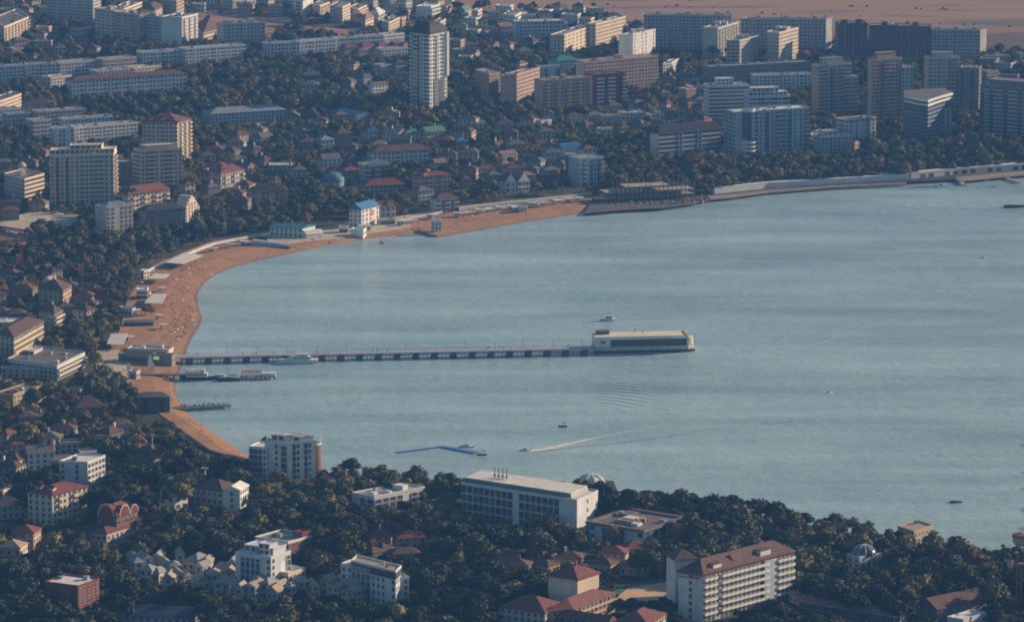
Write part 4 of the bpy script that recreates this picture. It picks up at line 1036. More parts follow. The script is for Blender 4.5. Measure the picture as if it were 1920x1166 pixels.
# ---- balcony hotel with four stacks
r, lq, U, h = B("hotel", "long white balcony hotel|with four metal stacks on its pale roof", [(865, 906), (1082, 939), (1121, 921)], 16.5, pat=('=ooooooooo.ooooooo...', '=..w..'), wall='L', roof='fw', vis=.82, fh=3.9)
pm = MB(); q = [U(.0, .12), U(.93, .12), U(.93, .95), U(.0, .95)]
roof_mansard(pm, q, h + .1, 2.0, 0, .7); pm.build("attic", mat("green_glazed_attic", (.06, .11, .11), .4, .3, .2, .5), r)
q2 = expand(q, .4); pm = MB(); pm.prism([tuple(p) for p in expand(q, -.4)], h + 2.1, h + 2.4, 0); pm.build("roof_slab", mat("pale_roof_membrane", (.62, .58, .52), .8, .2, .2), r)
for k in range(4):
    c = U(.20 + .035 * k, .5); b = MB(); b.tube((c.x, c.y, h + 2), (c.x, c.y, h + 7.5), .28, .28, 8); b.tube((c.x, c.y, h + 3), (c.x, c.y, h + 4.2), .9, .5, 8)
    b.build("chimney", M_METAL, r)
B("office_building", "low brick link|between the balcony hotel and the spa hall", [(1079, 966), (1106, 968)], 6, 9, ('', ''), 'S', roof='fk', vis=.9)
r, lq, U, h = B("spa_hall", "flat-roofed spa hall|with white rooflights and a wide eave", [(1106, 980), (1206, 996), (1279, 972)], 7.5, pat=('=W.gggg..W', '=ggggg'), wall='L', roof='fk', vis=.9, over=1)
b = MB(); ring(b, expand(lq, 1.6), h - .2, h + 1.0, 2.0); b.build("eave", mat("brown_fascia", (.16, .13, .12), .7, .1), r)
for (u0, u1, v0, v1, zz, cc) in ((.3, .62, .25, .62, 1.5, 'l'), (.36, .55, .35, .5, 2.0, 'w'), (.62, .75, .2, .32, 1.2, 'w'), (.1, .3, .6, .85, 1.4, 'k')):
    b = MB(); b.prism([tuple(U(u0, v0)), tuple(U(u1, v0)), tuple(U(u1, v1)), tuple(U(u0, v1))], h + .1, h + zz); b.build("rooflight" if cc == 'w' else "roof_box", roofm(cc), r)
r, lq, U, h = B("pavilion", "flat white pavilion|in the wood between the shore flats and the balcony hotel", [(659, 925), (702, 932), (796, 914)], 6.5, pat=('=.gg', '=gggg.gg'), wall='W', roof='fg', vis=.6, over=1)
c = U(.6, .7); b = MB(); b.box(c.x - 3, c.x + 3, c.y - 2, c.y + 2, h, h + 2.2); b.build("roof_box", M_WHITE, r)
B(AB, "white-parapet block with maroon walls|behind the twin dark-glass flats", [(478, 1008), (540, 1018), (590, 1004)], 9, pat=('w', 'w'), wall='R', roof='fg', vis=.6, pent=[(.7, .95, .6, .95, 2.5)])
BLD[-1][0]["label"] = "white-parapet block with maroon walls behind the white and black terrace flats"
for o in BLD[-1][0].children:
    if o.name.startswith("parapet"): o.data.materials[0] = M_WHITE
B(AB, "white and black terrace flats|with sunlit roof boxes", [(441, 1036), (508, 1046), (545, 1034)], 15, pat=('=.gggg.w', '=w..g'), wall='L', roof='fw', vis=.85, pent=[(.1, .9, .3, .95, 3), (.55, .85, .2, .6, 5)])
B(AB, "lower terrace wing|stepping down from the black and white flats", [(540, 1076), (573, 1066)], 7, 10, ('gw', 'B'), 'C', roof='fw', vis=.85)
B(AB, "white flats wing|with a sloping top beside the dark-banded block", [(639, 1058), (661, 1061)], 13, 10, ('ww', 'w'), 'W', vis=.85)
B(AB, "dark-banded white block|with a black glass front", [(659, 1052), (742, 1072), (752, 1062)], 16, pat=('=ggggwww.w', 'w'), wall='L', roof='fl', band=('D', 3.4), vis=.8)
B(AB, "plain white wing|ending the dark-banded block", [(742, 1086), (767, 1083)], 11, 12, ('.w', 'w'), 'L', vis=.8)

# ---- red-roofed school and the big hotel at the bottom
B("school", "cream school tower|with a red hipped roof", [(1028, 1079), (1083, 1087), (1123, 1074)], 17, pat=('', '..'), wall='C', roof='hr', rise=4.5, vis=.95, lm=True, chim=1)
B("school", "red-roofed school wing|with two dark rooflights", [(1020, 1148), (1075, 1142), (1153, 1112)], 8, pat=('w', 'W'), wall='S', roof='hr', rise=4, vis=.95)
B("school", "broad red-roofed school wing|meeting the cream tower", [(937, 1138), (1022, 1150), (1060, 1132)], 8, pat=('w', 'w'), wall='M', roof='hr', rise=4.5, vis=.95)
B("school", "low red-roofed corridor|with a lit ridge", [(1022, 1151), (1140, 1168)], 6, 7, ('W', 'w'), 'K', roof='gr', rise=2.4, vis=.95)
B("school", "red-roofed hall|at the bottom edge, by the sand court", [(1150, 1168), (1215, 1172), (1250, 1150)], 6, pat=('w', 'w'), wall='M', roof='hr', rise=4, vis=.95)
r, lq, U, h = B("hotel", "big seven-storey hotel|with a maroon dormered roof", [(1272, 1070), (1318, 1077), (1488, 1033)], 21, pat=('=.w.', '=bbbwbbbbbbbbbbb..bbbb'), wall='W', roof='hb', rise=5, vis=.88, band=('R', .9))
ex = (lq[2] - lq[1]).normalized(); ey = (lq[0] - lq[1]).normalized()
for (u, w, hh, cc) in ((.17, 2.6, 3.0, 'W'), (.70, 3.4, 3.6, 'W'), (.42, 3.2, 4.4, 'd')):
    c = lq[1].lerp(lq[2], u) + ey * .6; b = MB()
    pq = [c - ex * w, c + ex * w, c + ex * w + ey * 6, c - ex * w + ey * 6]
    if cc == 'W': b.prism([tuple(p) for p in pq], h + .2, h + hh, 0); b.prism([tuple(p) for p in expand(pq, .3)], h + hh, h + hh + .3, 1)
    else: roof_hip(b, pq, h + .3, hh, .2, 0.0, 1)
    b.build("dormer", [wallm('W', False), roofm('b')], r)
p = lq[1].lerp(lq[2], .715); e = lq[2] - lq[1]
b = MB(); b.box(-3.2, 3.2, -1.0, 0, 0, h - .8); b.build("stair_shaft", wallm('B', False), r, (p.x, p.y, 0), math.atan2(e.y, e.x))
# the red letters on the end wall are too small to read in the photo: one cursive word, one word of capitals
e = lq[1] - lq[0]; rr = math.atan2(e.y, e.x); L_ = e.length
b = MB(); x = .6; rs = random.Random(3)
for k in range(22):
    if k == 12: x += 1.0
    hh = (1.0 if k > 12 else (.95 if k in (0, 5) else .6)); wv = L_ / 30
    b.box(x, x + wv * .35, -.12, 0, 0, hh); b.box(x + wv * .35, x + wv * .8, -.12, 0, hh - .2 if k % 2 else 0, hh if k % 2 else .2)
    x += wv
b.build("sign_lettering", M_RED, r, (lq[0].x + ey.x * 0 + e.y / L_ * .2, lq[0].y - e.x / L_ * .2, h - 2.3), rr)
B(AB, "white block with a salmon roof|peeping out behind the big hotel", [(1266, 1050), (1306, 1047)], 19, 11, ('', ''), 'W', roof='hb', rise=3.5, vis=.3, lm=False)
# terrace, dome pavilion, low rows at the lower corner
B("terrace_building", "tan terrace building|on the cliff edge above the sea", [(1683, 988), (1714, 998), (1748, 986)], 6, pat=('', 'w'), wall='T', roof='fl', vis=.3)
r, lq, U, h = B("pavilion", "white pavilion with a ribbed glass dome|in the pine wood", [(1588, 1040), (1612, 1046), (1655, 1038)], 5, pat=('w', 'g'), wall='W', roof='fg', vis=.9)
c = U(.45, .5); b = MB(); b.lathe([(5.5 * math.cos(t * math.pi / 16), h + .3 + 4.2 * math.sin(t * math.pi / 16)) for t in range(9)], 20, 0, c.x, c.y)
b.build("dome", M_BLUEGLASS, r, smooth=True)
b = MB()
for k in range(10):
    t = 2 * math.pi * k / 10
    for j in range(6):
        f0 = j * math.pi / 12; f1 = (j + 1) * math.pi / 12
        b.tube((c.x + 5.6 * math.cos(f0) * math.cos(t), c.y + 5.6 * math.cos(f0) * math.sin(t), h + .3 + 4.3 * math.sin(f0)), (c.x + 5.6 * math.cos(f1) * math.cos(t), c.y + 5.6 * math.cos(f1) * math.sin(t), h + .3 + 4.3 * math.sin(f1)), .14, .14, 4)
b.build("dome_ribs", M_WHITE, r)
for xx in range(1585, 1658, 2): mset(xx, 1016, 1052, 1060)
B(HO, "house with a big brown roof|at the lower corner", [(1757, 1143), (1850, 1124)], 5, 13, ('w', 'w'), 'K', roof='gb', rise=4, vis=.9)
B("pavilion", "long low gallery roof|running from the big hotel", [(1498, 1124), (1600, 1142)], 3.5, 6, ('B', 'w'), 'B', roof='gs', rise=1.5, vis=.95)
B("pavilion", "second stretch of the long gallery roof|with a lit end", [(1602, 1142), (1688, 1156)], 3.5, 6, ('B', 'w'), 'B', roof='gs', rise=1.5, vis=.95)
B(HO, "white house with curved walls|below the brown-roofed corner house", [(1776, 1158), (1806, 1163), (1850, 1150)], 5, pat=('', ''), wall='L', roof='fw', vis=.9)
B(HO, "small tan-roofed house|beside the gallery", [(1498, 1118), (1512, 1116)], 4, 8, ('w', 'w'), 'S', roof='hs', vis=.9)

# ---- cottages with grey pitched roofs round the terrace flats
cot = [(238, 1050), (252, 1056), (243, 1046), (268, 1048), (285, 1044), (302, 1056), (318, 1062), (330, 1040), (342, 1052), (352, 1046), (322, 1078), (345, 1082), (365, 1062), (378, 1052), (262, 1068), (284, 1074),
       (386, 1078), (404, 1062), (400, 1092), (420, 1072), (424, 1056), (432, 1090), (415, 1098), (455, 1098), (470, 1088), (488, 1094), (510, 1098), (528, 1100), (440, 1104), (560, 1092),
       (600, 1088), (614, 1098), (585, 1100), (632, 1088), (662, 1100), (690, 1096), (640, 1106), (500, 1108), (372, 1090), (305, 1084)]
ordn = ["first", "second", "third", "fourth", "fifth", "sixth", "seventh", "eighth", "ninth", "tenth", "eleventh", "twelfth", "thirteenth", "fourteenth", "fifteenth", "sixteenth", "seventeenth",
        "eighteenth", "nineteenth", "twentieth", "twenty-first", "twenty-second", "twenty-third", "twenty-fourth", "twenty-fifth", "twenty-sixth", "twenty-seventh", "twenty-eighth", "twenty-ninth", "thirtieth"]
rs = random.Random(21)
tf = W(500, 1075).xy
cs = sorted(cot, key=lambda p: (W(p[0], p[1]).xy - tf).length)
for k, (x, y) in enumerate(cs):
    wpx = rs.uniform(14, 24); dy = rs.uniform(-3, 4)
    rank = ordn[k] if k < 30 else ordn[k - 30]
    lab = "%s-roofed white cottage, %s out from the terrace flats" % ("grey", rank) if k < 30 else "grey-roofed white cottage at the village edge, %s beyond the thirty inner ones" % rank
    B(HO, lab, [(x, y), (x + wpx, y + dy)], rs.uniform(4, 6.5), rs.uniform(6, 9), ('w', 'w'), 'M' if rs.random() < .6 else 'G', roof=rs.choice(['Gl', 'gl', 'Gg', 'hg', 'gl']), rise=rs.uniform(1.6, 2.6), vis=.5, lm=False,
      group="white cottages with grey pitched roofs", chim=0)
B(HO, "broad salmon-grey roofed house|in front of the dark-banded block", [(678, 1104), (722, 1110)], 5, 9, ('.gg', 'w'), 'L', roof='hl', rise=4, vis=.9)

# ---- generated small houses that fill the quarters between (each an own house)
def overlap(px, py, pad=0):
    i, j = int((px - MX0) / MS), int((py - MY0) / MS)
    return foot[max(0, j - pad):j + pad + 1, max(0, i - pad):i + pad + 1].any()
GR = "houses of the old town quarter"
fill = []
def region(n, x0, y0, x1, y1, seed, wc, rc, hh=(4, 7), wm=(9, 14)):
    rs = random.Random(seed); k = 0; tries = 0
    while k < n and tries < n * 40:
        tries += 1
        x = rs.uniform(x0, x1); y = rs.uniform(y0, y1)
        if overlap(x, y, 4): continue
        i, j = int((x - MX0) / MS), int((y - MY0) / MS)
        if nogrow[j, i]: continue
        w = rs.uniform(*wm); p = W(x, y); a = rs.uniform(-.45, .45) + rs.choice([0, 0, .5, -.5])
        d = rs.uniform(8, 11); e = Vector((math.cos(a), math.sin(a))); q0 = p.xy - e * w / 2
        fill.append((q0, q0 + e * w, d, rs.uniform(*hh), rs.choice(wc), rs.choice(rc), rs.random())); k += 1
        pp = [PX(*(q0 - e * 2), GZ)[:2], PX(*(q0 + e * (w + 2)), GZ)[:2], PX(*(q0 + e * (w + 2) + Vector((-e.y, e.x)) * (d + 3)), GZ)[:2], PX(*(q0 - e * 2 + Vector((-e.y, e.x)) * (d + 3)), GZ)[:2]]
        global foot
        foot |= raster(pp)
region(18, 440, 226, 760, 330, 1, 'MPTKG', ['hb', 'hb', 'hk', 'gk', 'hs'])
region(14, 760, 236, 1060, 330, 2, 'MPTKG', ['hb', 'hr', 'hk', 'gs', 'hb'])
region(14, 850, 60, 1000, 130, 3, 'MGKP', ['hb', 'hk', 'fg', 'gs'])
region(20, 1230, 150, 1325, 238, 4, 'MPKW', ['hb', 'hr', 'hs', 'hk'], (4, 6), (8, 12))
region(12, -10, 528, 160, 604, 5, 'MPKG', ['hb', 'hb', 'hd'])
region(8, -10, 290, 90, 420, 6, 'KMP', ['hb', 'hk', 'hr'])
region(12, 372, -2, 540, 30, 7, 'CWPM', ['fw', 'hs', 'hb', 'fg'], (6, 10), (10, 15))
region(22, 590, -4, 860, 30, 8, 'CWPMG', ['fw', 'hs', 'hb', 'fg', 'hk'], (6, 9), (9, 15))
region(14, 860, 22, 1180, 60, 9, 'WCMG', ['fw', 'hk', 'fg', 'hb'], (4, 7), (8, 14))
region(10, 0, 0, 90, 50, 10, 'CPM', ['hb', 'fg', 'fk'], (7, 11), (10, 16))
region(10, 0, 60, 180, 115, 11, 'MGP', ['hk', 'hb', 'fg'])
region(10, 540, 100, 760, 200, 12, 'GMK', ['hk', 'hb', 'gk'])
region(10, 380, 265, 470, 400, 13, 'MPK', ['hb', 'hr', 'hk'])
region(12, 1000, 190, 1230, 260, 14, 'MGKW', ['hk', 'hb', 'fg'])
region(8, 860, 300, 1060, 350, 15, 'MPK', ['hb', 'hk', 'hs'])
region(8, 1850, 120, 1930, 160, 16, 'GMK', ['fk', 'fg'], (6, 10), (12, 20))
region(8, -10, 790, 240, 900, 17, 'CMKG', ['hb', 'hb', 'hs', 'hk'])
region(8, 680, 1020, 800, 1060, 18, 'PKS', ['hb', 'hb', 'hr'], (3.5, 5))
region(9, 920, 1040, 1220, 1085, 19, 'PKS', ['hb', 'hb', 'hr'], (3.5, 5))
WN = {'M': 'pale grey', 'P': 'pink', 'T': 'tan', 'K': 'brown-grey', 'W': 'white', 'C': 'cream', 'G': 'grey', 'S': 'salmon'}
RN = {'b': 'brown', 'r': 'red', 'k': 'dark grey', 's': 'salmon', 'w': 'white', 'g': 'grey', 'd': 'black'}
lm0 = list(LAND); cnt = {}
fill.sort(key=lambda t: min((Vector((l[1], l[2])) - t[0]).length for l in lm0))
for q0, q1, d, hh, wc, rc, rr_ in fill:
    L_ = min(lm0, key=lambda l: (Vector((l[1], l[2])) - q0).length)
    shp = {'h': 'hipped', 'g': 'gabled', 'f': 'flat'}[rc[0]]
    key = (wc, rc, L_[0]); cnt[key] = cnt.get(key, 0) + 1
    near = "near the" if cnt[key] == 1 else ("%s from the" % ordn[cnt[key] - 1])
    lab = "%s house, %s %s roof, %s %s" % (WN[wc], shp, RN[rc[1]], near, L_[0])
    if len(lab.split()) > 16: lab = "%s %s-roofed house, %s %s" % (WN[wc], RN[rc[1]], near, L_[0])
    B(HO, lab, [q0, q1], hh, d, ('w', 'w'), wc, roof=rc, px=False, lm=False, group=GR, chim=1 if rr_ < .5 and rc[0] != 'f' else 0, vis=.30 if q0.y > 2500 else .10)

can = mat("corrugated_canopy", (.56, .53, .49), .6, .08, .4)
# ================================================================ long pier
def local(a, b):
    e = (b - a).xy; return math.atan2(e.y, e.x), e.length
PZ = 3.9
pa = W(338, 683, 0); pb = W(1114, 666, 0)
rz, PL = local(pa, pb)
r = thing("long_pier", "long grey pier on dark supports from the beach to the pier-head hall", "pier", (pa.x, pa.y, 0), rz)
b = MB(); b.box(-16, PL, 0, 7.6, PZ - .55, PZ); b.build("deck", mat("pier_deck", (.40, .38, .42), .85, .15, .3), r)
for side in (0.05, 7.55):
    b = MB(); b.box(-16, PL, side - .04, side + .04, PZ + 1.0, PZ + 1.08); b.box(-16, PL, side - .03, side + .03, PZ + .5, PZ + .55)
    for k in range(int(PL / 2.5)): b.box(k * 2.5 - .04, k * 2.5 + .04, side - .04, side + .04, PZ, PZ + 1)
    b.build("railing", M_METAL, r)
npil = 22
b = MB(); b.box(0, PL, .3, .7, PZ - 1.9, PZ - .6); b.box(0, PL, 6.9, 7.3, PZ - 1.9, PZ - .6)
b.build("girder", mat("pale_girder", (.50, .48, .44), .8, .15, .5), r)
for k in range(npil):
    x = (k + .5) * PL / npil
    b = MB(); b.box(x - 1.5, x + 1.5, -.25, 7.8, -1.5, PZ - .56); b.build("pier_support", mat("wet_concrete", (.10, .11, .115), .7, .2, .6), r)
b = MB()
for k in range(npil * 5):
    x = (k + .5) * PL / npil / 5
    b.tube((x, .5, -1), (x, .5, PZ - 1.95), .12, .12, 5); b.tube((x, 7, -1), (x, 7, PZ - 1.95), .12, .12, 5)
    b.box(x - .5, x + .5, .2, .29, PZ - 1.9, PZ - 1.4)
b.build("bracing", M_DKMETAL, r)
for k in range(14):
    x = 10 + k * (PL - 16) / 13; b = MB(); b.tube((0, 0, 0), (0, 0, 4.2), .07, .05, 5); b.box(-.5, .5, -.06, .06, 4.15, 4.25)
    b.build("lamp_post", M_DKMETAL, r, (x, 7.3 if k % 2 else .3, PZ))
landmark("long pier", (pa.x + pb.x) / 2, (pa.y + pb.y) / 2)
# root of the pier over the sand
# pier-head hall
ha = W(1115.5, 663.5, 0); hb = W(1304, 659.5, 0)
rz, HL = local(ha, hb)
r = thing("pier_hall", "long white pier-head hall with a cream roof, dark glass front and a red emblem", "building", (ha.x, ha.y, 0), rz)
HD = 16
b = MB(); b.prism([(0, 0), (HL - 4, 0), (HL, 4), (HL, HD - 2), (HL - 3, HD), (0, HD)], 1.6, 3.6, 0); b.build("platform", mat("pale_concrete", (.45, .42, .40), .85, .2, .3), r)
b = MB(); b.tube((0, 0, -2), (0, 0, 1.7), .45, .45, 6); pme = b.mesh("pile", [MATS["wet_concrete"]])
for k in range(24):
    for yy in (1.2, 8, 14.5): ob("pile", pme, r, (1.5 + k * (HL - 3) / 23, yy, 0))
b = MB(); b.box(0, HL, 1.5, 1.9, .2, 1.4); b.build("fender_beam", MATS["wet_concrete"], r)
W0, W1 = .3, HL - 5
b = MB(); b.box(W0, W0 + HL * .15, 1.2, HD - 1, 3.6, 8.6); b.build("entrance_block", wallm('W', False), r)
b = MB(); b.box(W0 + HL * .15 + .02, W1, 2.0, HD - 1.2, 3.6, 8.4); b.build("glass_front", mat("dark_pier_glass", (.035, .045, .065), .2, .3, .3, .6), r)
b = MB()
for k in range(30):
    x = W0 + HL * .15 + .8 + k * (W1 - HL * .15 - 1.4) / 29; b.box(x - .07, x + .07, 1.86, 1.98, 3.6, 7.7)
b.build("mullions", M_METAL, r)
b = MB(); b.prism([(W0 - .3, .9), (W1 + .3, .9), (W1 + .3, HD - .6), (W0 - .3, HD - .6)], 8.62, 9.3, 0); b.build("roof", mat("cream_roof", (.72, .58, .45), .8, .1, .3), r)
b = MB(); b.box(W0 - .35, W1 + .35, .78, .9, 7.7, 9.4); b.build("fascia", wallm('W', False), r)
b = MB(); b.box(W1 + .32, W1 + 1.2, .9, HD - .6, 3.6, 9.9); b.lathe([(3.4, 3.6), (3.4, 7.6), (0, 7.8)], 18, 0, W1 + 1.2, 7, -math.pi / 2, math.pi / 2); b.build("rounded_end", wallm('C', False), r)
b = MB(); b.box(W0 + 2, W0 + 9.0, 9, HD - 1.5, 9.3, 10.9); b.box(W0 + 1.7, W0 + 9.3, 8.7, HD - 1.2, 10.9, 11.1); b.build("plant_room", mat("slate_cladding", (.10, .12, .13), .7, .2), r)
for (x, hh) in ((HL * .42, 4.2), (HL * .50, 3.2)):
    b = MB(); b.tube((x, 8, 9.3), (x, 8, 9.3 + hh), .12, .07, 5); b.box(x - .8, x + .3, 7.9, 8.1, 9.3 + hh * .45, 9.3 + hh * .6); b.tube((x - 1.4, 8, 9.4), (x, 8, 9.3 + hh * .5), .1, .1, 4); b.build("mast", M_METAL, r)
b = MB(); n = 14; cx, cz = W0 + HL * .078, 6.2
pts = []
for k in range(n): t = 2 * math.pi * k / n; rr_ = 1.15 + .4 * math.sin(3 * t + .6); pts.append((cx + rr_ * 1.3 * math.cos(t), cz + rr_ * .75 * math.sin(t)))
b.add([(x, 1.08, z) for x, z in pts] + [(x, 1.25, z) for x, z in pts], [tuple(range(n))[::-1]] + [(k, (k + 1) % n, n + (k + 1) % n, n + k) for k in range(n)]); b.build("emblem", M_RED, r)
landmark("pier-head hall", ha.x, ha.y)

# jetties
def jetty(label, A, Bp, wd, top, col, piles=10, z=0):
    a = W(A[0], A[1], 0); c = W(Bp[0], Bp[1], 0); rz, L = local(a, c)
    r = thing("jetty", label, "jetty", (a.x, a.y, 0), rz)
    b = MB(); b.box(0, L, 0, wd, top - .5, top); b.build("deck", col, r)
    b = MB(); b.tube((0, 0, -1.5), (0, 0, top - .45), .28, .28, 6); pme = b.mesh("pile", [M_DKMETAL])
    for k in range(piles):
        for yy in (.4, wd - .4): ob("pile", pme, r, (1 + (L - 2) * k / (piles - 1), yy, 0))
    b = MB()
    for yy in (.05, wd - .05):
        b.box(0, L, yy - .03, yy + .03, top + .9, top + .97)
        for k in range(int(L / 2) + 1): b.box(k * 2 - .03, k * 2 + .03, yy - .03, yy + .03, top, top + .9)
    b.build("railing", M_METAL, r)
    return r, L
m_jd = mat("dark_jetty_deck", (.09, .09, .10), .85, .2, .5)
J1, L1 = jetty("dark middle jetty with moored cruise boats", (240, 711), (352, 712), 4, 2.6, m_jd, 10)
J2, L2 = jetty("roofed landing stage at the outer end of the middle jetty", (450, 712), (518, 712), 6, 1.8, mat("stage_deck", (.35, .33, .31), .8, .2), 8)
b = MB(); b.box(1, L2 * .55, .8, 5.2, 4.2, 4.45)
for k in range(6):
    for yy in (1, 5): b.box(1.2 + k * (L2 * .5) / 5 - .08, 1.2 + k * (L2 * .5) / 5 + .08, yy - .08, yy + .08, 1.8, 4.2)
b.build("roof", mat("rust_canopy", (.28, .14, .10), .8, .2), J2)
b = MB(); b.box(L2 * .6, L2 - .5, 1, 4.6, 1.8, 3.3); b.box(L2 * .6 - .3, L2 - .2, .7, 4.9, 3.3, 3.5); b.build("ticket_cabin", M_WHITE, J2)
J3, L3 = jetty("low dark lower jetty lined with people by the boathouse", (322, 773), (434, 766), 6, 1.7, mat("grey_green_deck", (.13, .15, .15), .8, .2), 12)
b = MB()
for k in range(5):
    x0 = 6 + k * (L3 - 12) / 5; x1 = x0 + (L3 - 12) / 5
    for j in range(8):
        t0, t1 = j / 8, (j + 1) / 8
        b.tube((x0 + (x1 - x0) * t0, 5.7, 1.7 + 2.6 * math.sin(math.pi * t0)), (x0 + (x1 - x0) * t1, 5.7, 1.7 + 2.6 * math.sin(math.pi * t1)), .06, .06, 4)
b.build("arched_rail", M_METAL, J3)
for x0 in range(8, int(L3) - 8, 5):
    b = MB(); b.box(-.9, .9, -.25, .25, .42, .5); b.box(-.9, .9, .2, .26, .5, .95); b.box(-.8, -.7, -.2, .2, 0, .42); b.box(.7, .8, -.2, .2, 0, .42)
    b.build("bench", M_WOOD, J3, (x0, 3, 1.7))
for lab, A, Bp in (("pale groyne jetty by the far moored boats", (1779, 334), (1803, 349)), ("longer pale groyne jetty near the photo's side", (1872, 333), (1906, 345))):
    jetty(lab, A, Bp, 3, 1.4, mat("pale_jetty_deck", (.38, .34, .29), .85, .2), 8)
a = W(784, 436, 0)
r = thing("stone_groyne", "low dark stone groyne at the bend of the beach", "groyne", (a.x, a.y, 0)); rz, L = local(W(786, 438, 0), W(815, 447, 0)); r.rotation_euler.z = rz
b = MB(); b.box(0, L, 0, 2.2, -1, 1.5); b.build("stone_core", mat("groyne_stone", (.22, .17, .13), .9, .3, .5), r)

# blue floating pontoon
a, c, e = W(745, 849, 0), W(828, 838, 0), W(893, 850, 0)
r = thing("floating_pontoon", "bright blue floating pontoon walkway bent like a roof off the wooded shore", "pontoon", (a.x, a.y, 0))
for (p, q) in ((a, c), (c, e)):
    rz, L = local(p, q); n = max(2, int(L / 3))
    for k in range(n):
        w = (1.0 if q is c else 2.0); b = MB(); b.box(.05, L / n - .05, -w, w, -.2, .45); b.build("float_section", mat("blue_plastic", (.05, .12, .30), .5, .1, .5), r, (p.x - a.x + math.cos(rz) * L * k / n, p.y - a.y + math.sin(rz) * L * k / n, 0), rz)
b = MB(); b.tube((e.x - a.x + .8, e.y - a.y, .4), (e.x - a.x + .8, e.y - a.y, 6), .07, .05, 5); b.build("mast", M_METAL, r)

